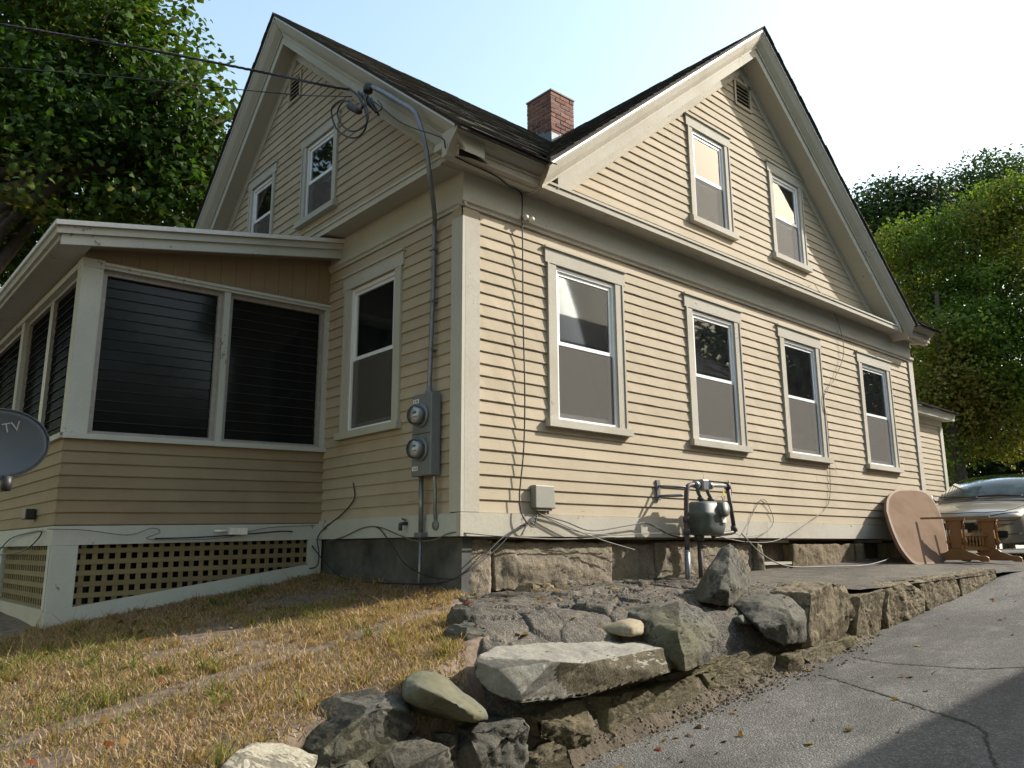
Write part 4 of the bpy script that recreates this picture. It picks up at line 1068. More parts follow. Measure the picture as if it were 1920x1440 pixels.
lattice(FLE, PY+.105, 4.2, lambda u: bz(PX)+.13, 0.0)
MB().box(PX-.0205, PX+.02, 4.2, 4.3, bz(PX)+.141, -.055).build('skirt_post', M['ptrim'], porch)
# ================================================================ UTILITIES ON THE WALLS
def tubeo(name, pts, r, mat, parent=None, n=8, label=None, cat=None, group=None, sm=True, steps=8):
    P = spline(pts, steps) if sm else [Vector(p) for p in pts]
    o = MB().tube(P, r, n).build(name, mat, parent, w=None if parent is not None else P[0])
    return tag(o, label, cat, group)
ep = thing('electric_meter_panel', (0, .38, .49), 'grey steel panel with two round electric meters and conduit to the roof edge', 'electric meter')
MB().box(-.13, -.036, .24, .515, .49, 1.175).build('enclosure', M['elec'], ep, bevel=.006)
MB().box(-.134, -.131, .255, .50, .835, .839).build('cover_seam', M['dark'], ep)
for z in (.985, .705):
    m_ = MB().lathe([(.098, -.15), (.1, -.145), (.1, -.131), (.0, -.131)], (0, .375, z), 28, 'x').build('meter', M['elec'], ep)
    MB().lathe([(.0, -.245), (.05, -.243), (.072, -.232), (.08, -.215), (.083, -.151), (.0, -.151)], (0, .375, z), 28, 'x').build('glass_cover', M['meterglass'] if 'meterglass' in M else M['glass'], m_)
    MB().lathe([(.0, -.205), (.066, -.204), (.066, -.152), (.0, -.152)], (0, .375, z), 24, 'x').build('dial_face', M['elecw'], m_)
    MB().box(-.2075, -.2055, .35, .40, z+.01, z+.032).build('dial_window', M['dark'], m_)
    MB().box(-.2074, -.2055, .335, .415, z-.02, z-.012).build('dial_print', M['elec'], m_)
for z in (1.10, .535):
    s_ = MB().box(-.1325, -.1305, .42, .50, z, z+.035).build('number_sticker', M['elecw'], ep)
    for k, y in enumerate((.432, .45, .475)): MB().box(-.1332, -.1326, y, y+.010, z+.006, z+.028).build('print_mark', M['elec'], s_)
MB().lathe([(.035, 0), (.035, .03), (.027, .035), (.027, .06), (.0, .06)], (-.07, .36, 1.175), 14).build('conduit_hub', M['elec'], ep)
cpts = [(-.07, .36, 1.2), (-.062, .355, 1.6), (-.052, .352, 2.1), (-.05, .35, 2.62), at(815, 405, 'x', -.11), at(806, 330, 'x', -.285), at(797, 270, 'x', -.335), at(783, 222, 'x', -.37), at(772, 205, 'x', -.38), at(750, 192, 'x', -.385), at(722, 175, 'x', -.39), at(698, 163, 'x', -.39)]
MB().tube(spline(cpts, 8), .021, 12).build('conduit', M['galv'], ep)
for z in (1.55, 1.98, 2.45):
    MB().box(-.078, -.012, .33, .385, z, z+.014).build('conduit_strap', M['galv'], ep)
wh = at(690, 166, 'x', -.40)
MB().lathe([(.0, .06), (.03, .055), (.045, .02), (.05, -.03), (.04, -.05), (.0, -.05)], wh, 14).build('weatherhead', M['black'], ep, sub=1)
MB().tube([(-.075, .445, .5), (-.07, .445, .03)], .02, 10).box(-.1, -.037, .40, .50, -.005, .035).build('outlet_conduit', M['galv'], ep)
MB().tube([(-.068, .45, 0), (-.062, .465, -.3), (-.06, .48, -.55)], .013, 8).build('ground_conduit', M['galv'], ep)
MB().tube(spline([(-.07, .27, .5), (-.065, .262, .33), (-.055, .275, .2), (-.03, .285, .10)], 6), .016, 8).build('side_conduit', M['galv'], ep)
MB().lathe([(.035, -.052), (.04, -.045), (.04, -.0345), (.0, -.0345)], (0, .285, .09), 14, 'x').build('conduit_plate', M['elec'], ep)
fc = MB().tube([(-.034, .70, .115), (-.075, .70, .115), (-.10, .70, .105)], .016, 8).tube([(-.06, .685, .14), (-.06, .735, .155)], .008, 6).tube([(-.10, .70, .115), (-.105, .695, .055)], .017, 8).build('hose_tap', M['rust'], None, w=(-.034, .70, .115))
tag(fc, 'dark iron hose tap on the white sill board', 'hose tap')

gm = thing('gas_meter', (2.8, -.25, -.40), 'grey green gas meter hung between iron pipes before the foundation', 'gas meter')
gy = -.27
MB().tube([(2.53, gy, -.55), (2.545, gy, -.12)], .026, 12).build('lower_riser', M['galv'], gm)
MB().tube(spline([(2.545, gy, -.12), (2.56, gy, .2), (2.575, gy, .40), (2.60, gy, .485), (2.68, gy, .51), (2.76, gy, .51)], 6), .024, 12).build('riser', M['rust'], gm)
for z in (.05, .17): MB().lathe([(.0, -.03), (.032, -.03), (.034, 0), (.032, .03), (.0, .03)], (2.555, gy, z), 12).build('pipe_union', M['rust'], gm)
MB().tube([(2.74, gy, .512), (3.29, gy, .525)], .02, 12).build('cross_pipe', M['galv'], gm)
for x in (2.74, 2.97): MB().lathe([(.0, -.03), (.036, -.03), (.04, 0), (.036, .03), (.0, .03)], (x, gy, .513), 12, 'x').build('pipe_union', M['galv'], gm)
MB().box(2.80, 2.90, gy-.045, gy+.045, .46, .57).build('shut_off_valve', M['galv'], gm, bevel=.012)
for x in (2.76, 2.93):
    MB().tube(spline([(x, gy, .50), (x+.01, gy, .44), (x+.05, gy, .39), (x+.05, gy, .34)], 5), .019, 10).build('swivel', M['gas'], gm)
    MB().lathe([(.0, -.018), (.034, -.018), (.034, .018), (.0, .018)], (x+.05, gy, .375), 12).build('swivel_nut', M['rust'], gm)
body = MB(); prof = []
for z, wx, wy in ((.015, .13, .10), (.03, .175, .125), (.10, .20, .14), (.20, .205, .145), (.225, .215, .155), (.24, .205, .145), (.31, .19, .135), (.345, .15, .11), (.352, .0, .0)):
    ring = []
    for k in range(28):
        th = 2*math.pi*k/28; c_, s_ = math.cos(th), math.sin(th); e_ = 0.6
        ring.append((2.85+wx*abs(c_)**e_*(1 if c_ >= 0 else -1), gy-.02+wy*abs(s_)**e_*(1 if s_ >= 0 else -1), z))
    prof.append(ring)
vs_ = [p for r in prof for p in r]; fs_ = [(i*28+j, i*28+(j+1) % 28, (i+1)*28+(j+1) % 28, (i+1)*28+j) for i in range(len(prof)-1) for j in range(28)]+[tuple(range(28))[::-1]]
MB().add(vs_, fs_, True).build('meter_body', M['gas'], gm)
MB().lathe([(.0, -.215), (.06, -.212), (.075, -.2), (.08, -.15), (.08, -.10), (.0, -.10)], (2.93, gy, .27), 20, 'y').build('index_housing', M['gas'], gm)
MB().box(2.905, 2.965, gy-.18, gy-.165, .14, .19).build('index_plate', M['elecw'], gm)
MB().tube([(3.29, gy, .525), (3.33, gy, .30), (3.365, gy, .10)], .022, 12).build('outlet_drop', M['rust'], gm)
MB().tube(spline([(3.365, gy, .10), (3.36, gy, .06), (3.28, gy, .045), (3.08, gy, .03), (2.98, gy, .01)], 5), .022, 12).build('outlet_pipe', M['rust'], gm)
for p in ((3.29, .525), (3.365, .09)): MB().lathe([(.0, -.03), (.034, -.03), (.034, .03), (.0, .03)], (p[0], gy, p[1]), 12).build('elbow', M['rust'], gm)
MB().tube([(2.75, gy, .03), (2.75, gy, -.55)], .024, 12).build('supply_pipe', M['rust'], gm)
MB().lathe([(.0, -.04), (.042, -.035), (.05, 0), (.042, .035), (.0, .04)], (2.75, gy, .0), 12).tube([(2.70, gy-.03, -.09), (2.80, gy-.03, -.09)], .02, 8).build('regulator', M['rust'], gm)
MB().box(2.425, 2.475, -.035, -.0145, .36, .56).tube([(2.45, -.03, .40), (2.52, gy, .40)], .014, 8).tube([(2.45, -.03, .50), (2.58, gy, .48)], .012, 8).build('wall_bracket', M['galv'], gm)
MB().box(3.20, 3.235, gy-.004, gy, .42, .475).build('tag', M['ytag'] if 'ytag' in M else M['cobble'], gm)

tb = thing('telephone_box', (.84, 0, .21), 'small grey telephone junction box low on the sunlit clapboards', 'junction box')
MB().hexa([(.725, -.015, .235), (.965, -.015, .235), (.965, -.085, .235), (.725, -.085, .235)], [(.725, -.015, .43), (.965, -.015, .43), (.955, -.075, .43), (.735, -.075, .43)]).build('cover', M['tele'], tb, bevel=.008)
MB().box(.76, .93, -.07, -.015, .215, .234).tube([(.90, -.05, .215), (.90, -.05, .19)], .012, 6).build('cable_entry', M['tele'], tb)

# ---- cables
R_ = lambda px, py, o=.045: at(px, py, 'y', -o)
L_ = lambda px, py, o=.045: at(px, py, 'x', -o)
def cable(name, pts, r, mat, label, cat='cable', group=None, steps=8):
    return tubeo(name, pts, r, mat, None, 6, label, cat, group, steps=steps)
far = lambda px, py, t: CAM+ray(px, py)*t
cable('black_cable', [at(700, 190, 'x', -.42), at(720, 205, 'x', -.42), at(745, 225, 'x', -.40), at(775, 240, 'x', -.42), at(812, 252, 'x', -.40), at(832, 262, 'x', -.38), at(838, 282, 'x', -.30),
      (-.16, -.20, 3.045), (.2, -.17, 3.045), R_(955, 350, .10), R_(972, 357, .05), R_(979, 370), R_(979, 405, .06), R_(980, 470, .05), R_(981, 600, .05), R_(984, 740, .055), R_(982, 840, .05), R_(976, 905, .05), R_(974, 935, .06), R_(980, 968, .08), R_(1000, 988, .09), R_(1007, 965, .07)],
      .0062, M['black'], 'black cable running down the sunlit clapboards to the small grey telephone box', steps=7)
ins = MB()
for px in (974, 985): ins.lathe([(.0, -.11), (.014, -.108), (.02, -.10), (.02, -.085), (.013, -.08), (.02, -.07), (.02, -.0545), (.0, -.0545)], (R_(px, 405, 0).x, 0, 2.815), 12, 'y')
io = ins.build('cable_insulator', M['porc'], None, w=(R_(978, 405, 0).x, -.055, 2.815)); tag(io, 'pair of white porcelain insulator knobs on the frieze moulding', 'insulator')
# overhead service drop: three twisted strands
def drop(pts, r, twist, ns, name, label):
    P = spline(pts, 40); o = MB()
    for k in range(ns):
        Q = []
        for i, p in enumerate(P):
            a = i*twist+2*math.pi*k/ns; Q.append(p+Vector((0, math.cos(a), math.sin(a)))*r*1.1)
        o.tube(Q, r, 5)
    ob = o.build(name, M['black'], None, w=P[0]); return tag(ob, label, 'cable')
s0 = at(655, 168, 'x', -.55)
drop([s0, at(600, 158, 'x', -.75), far(480, 133, 7.9), far(330, 103, 7.6), far(160, 73, 7.3), far(0, 46, 7.0), far(-300, 0, 6.6), far(-700, -40, 6.3)], .007, .55, 3, 'service_drop_cable', 'upper twisted black service cable crossing the sky to the left gable')
cable('overhead_cable', [at(660, 181, 'x', -.5), far(560, 178, 8.6), far(400, 163, 8.2), far(200, 142, 7.8), far(0, 127, 7.4), far(-400, 100, 7.0)], .0055, M['black'], 'lower thin black overhead cable crossing in front of the maple', steps=10)
cl = MB(); X_ = -.52
C1 = [at(x, y, 'x', X_) for x, y in ((690, 178), (684, 200), (688, 225), (683, 245), (668, 258), (648, 255), (630, 240), (622, 215), (624, 200), (640, 188), (655, 190))]
C2 = [at(x, y, 'x', X_-.03) for x, y in ((683, 182), (690, 215), (685, 235), (665, 246), (648, 241), (636, 225), (633, 208), (645, 190), (662, 196))]
C3 = [at(x, y, 'x', X_+.03) for x, y in ((655, 165), (672, 180), (680, 198), (676, 205))]
C4 = [at(x, y, 'x', X_+.05) for x, y in ((690, 184), (698, 200), (706, 208), (714, 206), (716, 198), (708, 188))]
for C, r in ((C1, .0085), (C2, .008), (C3, .012), (C4, .006)): cl.tube(spline(C, 6), r, 6)
a_, b_ = at(654, 198, 'x', X_-.02), at(676, 210, 'x', X_-.02); cl.tube([a_, a_+(b_-a_)*.1, a_+(b_-a_)*.85, b_], [.02, .034, .034, .02], 10)
for q in range(5):
    pa = at(672+q*6, 172+q*3, 'x', -.44); pb = at(690+q*5, 196+q*5, 'x', -.42); cl.tube([pa, (pa+pb)/2+Vector((-.02, 0, .02)), pb], .011, 6)
co_ = cl.build('cable_coil', M['black'], None, w=at(655, 220, 'x', X_)); tag(co_, 'coiled black cable slack hanging under the weatherhead of the left gable', 'cable')
# loose wires along the sill boards and foundation
W = [
 ([R_(1010, 962, .07), R_(1040, 980, .07), R_(1090, 998, .08), R_(1160, 1003, .10), R_(1230, 1000, .16), R_(1290, 1002, .2), R_(1330, 1003, .2), R_(1400, 1016, .2), R_(1460, 1012, .12), R_(1520, 975, .05), R_(1553, 945, .03), R_(1556, 880, .03), R_(1552, 800, .03), R_(1545, 745, .045), R_(1565, 710, .045), R_(1582, 660, .05), R_(1570, 600, .06), R_(1548, 560, .10), R_(1535, 545, .27), R_(1526, 530, .04)], .0045, 'gwire', 'thin grey wire climbing between the windows to the gable'),
 ([R_(1008, 963, .06), R_(1060, 978, .06), R_(1110, 995, .07), R_(1180, 985, .08), R_(1215, 982, .09), R_(1260, 1004, .12), R_(1300, 1008, .2), R_(1340, 998, .26)], .006, 'black', 'black wire looping from the telephone box to the gas meter'),
 ([R_(1012, 964, .08), R_(1070, 990, .09), R_(1130, 1013, .10), R_(1190, 1031, .11)], .005, 'gwire', 'short grey wire end hanging before the big foundation block'),
 ([R_(1000, 972, .06), R_(970, 990, .06), R_(940, 1010, .07), R_(905, 1045, .09), R_(870, 1075, .10), L_(830, 1092, .10), L_(780, 1095, .08), L_(700, 1092, .08), L_(640, 1082, .08), L_(606, 1050, .08), L_(590, 1030, .10), L_(570, 1005, .12), at(540, 996, 'y', PY-.05), at(480, 1000, 'y', PY-.05), at(380, 1007, 'y', PY-.05), at(290, 1010, 'y', PY-.045)], .006, 'black', 'black wire running round the house corner to the porch skirt'),
 ([R_(1002, 974, .07), R_(960, 1000, .07), R_(930, 1030, .08), R_(880, 1070, .10), L_(850, 1085, .12), L_(800, 1080, .10), L_(760, 1058, .06), L_(740, 1030, .05), L_(715, 995, .045), L_(705, 988, .04)], .005, 'black', 'black wire sagging across the dark foundation below the meters'),
 ([R_(1170, 1007, .08), R_(1050, 1011, .06), R_(950, 1006, .05), R_(880, 1000, .05), L_(845, 999, .045), L_(815, 1012, .06), L_(780, 1014, .07), L_(745, 1002, .05), L_(710, 988, .04), L_(680, 990, .04), L_(645, 1006, .05), L_(612, 1016, .05)], .0055, 'gwire', 'pale grey wire stapled along the sill board round the corner'),
 ([L_(662, 905, .03), L_(664, 935, .03), L_(640, 965, .03), L_(606, 992, .05), L_(595, 1012, .07), L_(598, 1035, .09), L_(595, 1060, .10), L_(578, 1065, .12), L_(568, 1050, .12)], .006, 'black', 'black wire hanging in a loop where porch and house meet'),
 ([at(0, 1030, 'x', PX-.06), at(20, 1010, 'x', PX-.06), at(50, 1000, 'x', PX-.05), at(78, 997, 'x', PX-.05), at(60, 1022, 'x', PX-.06), at(30, 1037, 'x', PX-.06), at(-10, 1040, 'x', PX-.06)], .006, 'black', 'black wire loop on the end band board below the dish'),
 ([at(88, 992, 'y', PY-.05), at(160, 994, 'y', PY-.05), at(240, 1003, 'y', PY-.05), at(285, 990, 'y', PY-.06), at(300, 998, 'y', PY-.06), at(275, 1010, 'y', PY-.06), at(330, 1012, 'y', PY-.05), at(420, 1008, 'y', PY-.05), at(500, 990, 'y', PY-.05), at(590, 985, 'y', PY-.05)], .0035, 'gwire', 'thin grey wire stapled along the porch band board'),
 ([R_(1400, 1003, .10), R_(1408, 970, .03), R_(1430, 935, .03), R_(1448, 965, .03), R_(1448, 985, .04), R_(1430, 1000, .06), R_(1400, 1006, .1), R_(1370, 998, .15)], .004, 'gwire', 'wiry grey loop springing from the sill board right of the gas meter'),
 ([R_(1390, 1000, .2), R_(1430, 1040, .25), R_(1480, 1062, .30), R_(1560, 1062, .4), R_(1620, 1060, .45), R_(1655, 1052, .45), R_(1666, 1047, .4)], .007, 'gwire', 'long pale wire lying on the asphalt strip along the foundation'),
 ([R_(1365, 900, .03), R_(1372, 925, .06), R_(1360, 950, .10), R_(1345, 975, .18), R_(1340, 940, .12), R_(1352, 930, .1), R_(1356, 945, .1)], .005, 'gwire', 'curly grey wire beside the gas meter outlet pipe'),
]
for pts, r, m_, lab in W: cable('wire', pts, r, M[m_], lab, 'wire', 'loose wires along the house foot', steps=6)
bb = MB().box(-.95, -.78, PY-.06, PY-.021, .04, .10).tube([(-1.08, PY-.045, .07), (-.96, PY-.05, .07)], .012, 6).build('cable_splitter', M['porc'], None, w=(-.87, PY-.02, .05))
tag(bb, 'small white cable splitter box on the porch band board', 'junction box')

# ================================================================ SATELLITE DISH
ds = thing('satellite_dish', (-2.95, 1.50, lawn_z(-2.95, 1.5)), 'slate grey satellite dish with white TV lettering beside the porch corner', 'satellite dish')
dc = at(-4, 833, 'y', 1.50)
dn = (Vector((CAM.x, CAM.y, CAM.z+1.6))-dc).normalized(); dn = (dn+Vector((.10, 0, 0))).normalized()
du = Vector((0, 0, 1)).cross(dn).normalized(); dv = dn.cross(du)
tl = math.radians(8); du, dv = du*math.cos(tl)+dv*math.sin(tl), dv*math.cos(tl)-du*math.sin(tl)
mb = MB(); vs_ = []; fs_ = []; nr, ns = 8, 40
for side in (0, 1):
    for i in range(nr+1):
        for j in range(ns):
            t = i/nr; th = 2*math.pi*j/ns
            p = dc+du*(.305*t*math.cos(th))+dv*(.245*t*math.sin(th))+dn*(.055*t*t-.03-(.008 if side else 0)); vs_.append(p)
    b0 = side*(nr+1)*ns
    fs_ += [(b0+i*ns+j, b0+i*ns+(j+1) % ns, b0+(i+1)*ns+(j+1) % ns, b0+(i+1)*ns+j) for i in range(nr) for j in range(ns)]
fs_ += [(nr*ns+j, nr*ns+(j+1) % ns, (2*nr+1)*ns+(j+1) % ns, (2*nr+1)*ns+j) for j in range(ns)]
MB().add(vs_, fs_, True).build('reflector', M['dish'], ds)
mb = MB(); rim = [dc+du*(.308*math.cos(2*math.pi*j/48))+dv*(.248*math.sin(2*math.pi*j/48))+dn*.026 for j in range(49)]
mb.tube(rim, .0055, 6).build('rim', M['dish'], ds)
txt = bpy.data.curves.new('lettering', 'FONT'); txt.body = 'TV'; txt.size = .095; txt.extrude = .0006; txt.align_x = 'LEFT'
to = bpy.data.objects.new('lettering_tmp', txt); col.objects.link(to)
bpy.context.view_layer.update()
tme = bpy.data.meshes.new_from_object(to.evaluated_get(bpy.context.evaluated_depsgraph_get())); bpy.data.objects.remove(to)
tme.materials.clear(); tme.materials.append(M['letter'])
lo = bpy.data.objects.new('lettering', tme); link(lo, ds)
ang = math.radians(7); tu, tv = du*math.cos(ang)+dv*math.sin(ang), dv*math.cos(ang)-du*math.sin(ang)
tn = tu.cross(tv)
bow = dn*.006
lp = dc+du*.035+dv*.082+dn*(-.016)
tilt = Matrix((tu, tv, tn)).transposed().to_4x4()
for v in tme.vertices:
    q = tilt @ v.co + lp; rel = q-dc; a2 = (rel.dot(du)/.305)**2+(rel.dot(dv)/.245)**2
    q = dc+du*rel.dot(du)+dv*rel.dot(dv)+dn*(.055*a2-.03+.0035+v.co.z)
    v.co = q-WORLD[ds.name]
mz = lawn_z(-2.95, 1.55)
back = dc-dn*.09
MB().tube(spline([back-dn*.02, back-dn*.08, Vector((back.x+.02, back.y+.12, dc.z-.12)), Vector((-2.93, 1.66, dc.z-.25)), Vector((-2.93, 1.66, mz-.1))], 6), .022, 10).build('mast', M['rust'], ds)
MB().box(back.x-.06, back.x+.06, back.y-.03, back.y+.05, back.z-.09, back.z+.07).build('bracket', M['rust'], ds, bevel=.008)
lnb = dc-dv*.33+dn*.25
MB().tube([dc-dv*.245+dn*.0, dc-dv*.30+dn*.12, lnb], .012, 8).build('arm', M['rust'], ds)
MB().lathe([(.0, -.05), (.03, -.045), (.035, 0), (.03, .05), (.0, .055)], lnb, 12).build('receiver', M['black'], ds)
jb = MB().box(PX-.1, PX-.022, 2.9, 3.05, -.03+.2, .16+.1).build('wall_box', M['black'], None, w=(PX-.022, 2.97, .17), bevel=.01); tag(jb, 'small black box on the porch end wall behind the dish', 'box')
MB()

# ================================================================ TABLE PARTS
def at_plane(px, py, p0, n_):
    d = ray(px, py); return CAM+d*((Vector(p0)-CAM).dot(n_)/d.dot(n_))
tw = Vector((0, .56, .95)).normalized(); tn = Vector((0, -tw.z, tw.y)); tp0 = Vector((7.3, -.66, -.31))
out = [(1662, 958), (1663, 938), (1671, 924), (1685, 917.5), (1712, 917), (1732, 921), (1745, 931), (1757, 950), (1767, 976), (1774, 1005), (1778, 1032), (1777, 1046), (1768, 1054), (1745, 1058), (1718, 1058), (1702, 1045), (1686, 1022), (1672, 990)]
O_ = [at_plane(x, y, tp0, tn) for x, y in out]
O_ = [p for p in spline(O_+[O_[0]], 5)][:-1]
cen = sum(O_, Vector())/len(O_); nO = len(O_)
tt = thing('loose_tabletop', tuple(min(O_, key=lambda p: p.z)), 'brown oval table top leaning on edge against the house', 'tabletop')
inn = [cen+(p-cen)*.945 for p in O_]
th_ = -tn*.042
mb = MB().add([p for p in O_]+[p+th_ for p in O_]+[p+tn*.004 for p in inn], [(i, (i+1) % nO, nO+(i+1) % nO, nO+i) for i in range(nO)]+[tuple(range(nO, 2*nO))]+[(i, (i+1) % nO, 2*nO+(i+1) % nO, 2*nO+i) for i in range(nO)])
mb.build('edge_band', M['tedge'], tt)
MB().add([p+tn*.0015 for p in inn]+[p+th_*.5 for p in inn], [tuple(range(nO)), tuple(range(2*nO-1, nO-1, -1))]+[(i, (i+1) % nO, nO+(i+1) % nO, nO+i) for i in range(nO)]).build('underside_panel', M['tunder'], tt)
tb_ = thing('trestle_table', (7.9, -.8, apron_z(7.9, -.8)), 'oak trestle table base with turned posts standing before the car', 'table')
tb_z = lambda x, y: drive_z(x, y) if x > 6.6 else apron_z(x, y)
def trestle(c, d):
    d = Vector(d).normalized(); s = Vector((-d.y, d.x, 0)); c = Vector(c)
    f = lambda p: c+d*p[0]+s*p[1]+Vector((0, 0, p[2]))
    zt = .62
    foot = [(-.36, 0), (-.36, .055), (-.33, .075), (-.25, .08), (-.19, .11), (-.13, .13), (-.09, .17), (.09, .17), (.13, .13), (.19, .11), (.25, .08), (.33, .075), (.36, .055), (.36, 0), (.27, .0), (.24, .02), (-.24, .02), (-.27, 0)]
    MB(f).prism(foot, -.032, .032, 'y').build('foot', M['oak'], tb_, bevel=.006)
    MB(f).prism([(-.062, .17), (.062, .17), (.075, .30), (.068, .42), (.085, .46), (.085, zt-.05), (-.085, zt-.05), (-.085, .46), (-.068, .42), (-.075, .30)], -.03, .03, 'y').build('post', M['oak'], tb_, bevel=.006)
    for sg in (-1, 1):
        q = f((sg*.095, 0, 0))
        MB().lathe([(.0, .17), (.016, .172), (.022, .19), (.014, .205), (.018, .215), (.03, .245), (.034, .265), (.02, .30), (.014, .33), (.012, .40), (.014, .43), (.024, .445), (.014, .46), (.026, .48), (.014, .50), (.018, zt-.05), (.0, zt-.05)], q, 14).build('turned_spindle', M['oak'], tb_)
    MB(f).box(-.42, .42, -.02, .02, zt-.05, zt-.022).build('top_rail', M['oakd'], tb_, bevel=.004)
    MB(f).box(-.12, .12, -.045, .045, zt-.08, zt-.051).build('rail_block', M['oak'], tb_, bevel=.004)
T1 = Vector((7.86, -.80, 0)); T1.z = tb_z(T1.x, T1.y)+.02
T2 = Vector((8.42, -1.02, 0)); T2.z = tb_z(T2.x, T2.y)+.02
dd = (.12, -1, 0)
trestle(T1, dd); trestle(T2, dd)
ax_ = (T2-T1); axn = ax_.normalized()
for z, h in ((.15, .05), (.34, .04)):
    a, b = T1+axn*.03+Vector((0, 0, z)), T2-axn*.03+Vector((0, 0, z)); sd_ = Vector((-axn.y, axn.x, 0))*.016
    MB().hexa([a-sd_, b-sd_, b+sd_, a+sd_], [a-sd_+Vector((0, 0, h)), b-sd_+Vector((0, 0, h)), b+sd_+Vector((0, 0, h)), a+sd_+Vector((0, 0, h))]).build('stretcher', M['oaky'], tb_)
for k in range(7):
    p = T1+ax_*(.2+.6*k/6); MB().lathe([(.0, .20), (.011, .2), (.013, .23), (.007, .27), (.012, .30), (.011, .34), (.0, .34)], p, 10).build('gallery_spindle', M['oaky'], tb_)
# ================================================================ NEIGHBOUR ACROSS THE DRIVE (off to the right; its shade lies on the asphalt)
nb = thing('neighbour_house', (11, -10.5, -.9), 'grey neighbouring house across the driveway whose shade lies on the asphalt', 'house')
MB().box(-1.6, 17, -14.5, -6.95, -2.5, 4.1).build('wall', M['nbw'], nb)
MB().prism([(-6.5, 4.25), (-10.7, 6.6), (-15.0, 4.25), (-15.0, 4.1), (-6.5, 4.1)], -2.0, 17.4, 'x').build('roof', M['rooff'], nb)
for x in (.4, 3.2, 6.0, 8.6, 11.2, 13.8):
    for z in (.2, 2.3):
        w_ = MB().box(x, x+.95, -6.96, -6.92, z, z+1.5).build('window', M['vinyl'], nb); MB().box(x+.08, x+.87, -6.93, -6.915, z+.08, z+1.42).build('pane', M['dark'], w_)

# ================================================================ CAR
cx0, cy0, cz0 = 9.40, -0.29, -.285
car = thing('parked_car', (cx0+2.3, cy0, cz0), 'champagne gold sedan parked nose first beside the house end', 'car')
CF = lambda p: (cx0+p[0], cy0+p[1], cz0+p[2])
def loft(secs, f, closed_ends=True):
    n = len(secs[0]); vs = [p for s in secs for p in s]
    fs = [(i*n+j, i*n+j+1, (i+1)*n+j+1, (i+1)*n+j) for i in range(len(secs)-1) for j in range(n-1)]
    if closed_ends: fs += [tuple(range(n))[::-1], tuple((len(secs)-1)*n+j for j in range(n))]
    return MB(f).add(vs, fs, True)
# stations: x, half width, bottom, shoulder height, centre-line height
ST = [(-.06, .42, .30, .44, .46), (-.045, .60, .24, .56, .58), (.0, .72, .22, .60, .635), (.07, .80, .20, .645, .69), (.22, .845, .19, .69, .75), (.5, .87, .19, .745, .81), (.8, .885, .19, .79, .86), (1.1, .89, .19, .835, .905), (1.35, .895, .19, .87, .935), (2.0, .90, .19, .90, .95), (3.0, .90, .19, .93, .97), (3.7, .89, .2, .95, .99), (4.2, .87, .22, .95, 1.0), (4.6, .80, .26, .90, .95), (4.72, .68, .32, .80, .84)]
secs = []
for x, w, zb, ze, zc in ST:
    half = [(w*.80, zb), (w*.95, zb+.03), (w*.99, zb+.12), (w, zb+.26*(ze/.6)), (w*.99, ze-.09), (w*.955, ze-.02), (w*.88, ze+.012), (w*.70, ze+(zc-ze)*.62), (w*.40, zc-.004), (w*.15, zc)]
    bow = lambda y: x+.16*(abs(y)/max(w, .01))**2.4*(1 if x < .3 else max(0, 1-(x-.3)/1.2))
    secs.append([(bow(y), -y, z) for y, z in half]+[(bow(y), y, z) for y, z in half[::-1]])
loft(secs, CF).build('body', M['carp'], car, sub=2)
# glasshouse
G = [(1.12, .80, .90, .93), (1.45, .735, .90, 1.115), (1.80, .665, .90, 1.275), (2.12, .61, .90, 1.365), (2.6, .60, .90, 1.395), (3.1, .595, .90, 1.38), (3.55, .60, .90, 1.28), (3.95, .64, .92, 1.12), (4.25, .68, .94, 1.0)]
gs_ = []
for x, wt, zb, zt in G:
    half = [(.80 if x > 1.3 else .80, zb-.03), (.5*(.81+wt), (zb+zt)/2), (wt, zt-.045), (wt*.90, zt-.012), (wt*.5, zt+.012), (wt*.15, zt+.018)]
    gs_.append([(x+.10*(abs(y)/.8)**2*(1 if x < 2.2 else 0), -y, z) for y, z in half]+[(x+.10*(abs(y)/.8)**2*(1 if x < 2.2 else 0), y, z) for y, z in half[::-1]])
loft(gs_, CF).build('cabin', M['carp'], car, sub=2)
def patch(rows, name, mat, f=CF, sub=2, par=car):
    n = len(rows[0]); vs = [p for r in rows for p in r]
    return MB(f).add(vs, [(i*n+j, i*n+j+1, (i+1)*n+j+1, (i+1)*n+j) for i in range(len(rows)-1) for j in range(n-1)], True).build(name, mat, par, sub=sub, recalc=False)
def wrow(x, wt, zt, k, up_):
    return [(x+.10*(abs(y)/.8)**2-up_*.75, y, zt+.02-.05*(abs(y)/wt)**2.5+up_) for y in [wt*k*t for t in (-1, -.75, -.4, 0, .4, .75, 1)]]
patch([wrow(1.17, .80, .955, .93, .012), wrow(1.45, .735, 1.112, .93, .013), wrow(1.80, .665, 1.272, .93, .013), wrow(2.03, .62, 1.345, .92, .012)], 'windscreen', M['cglass'])
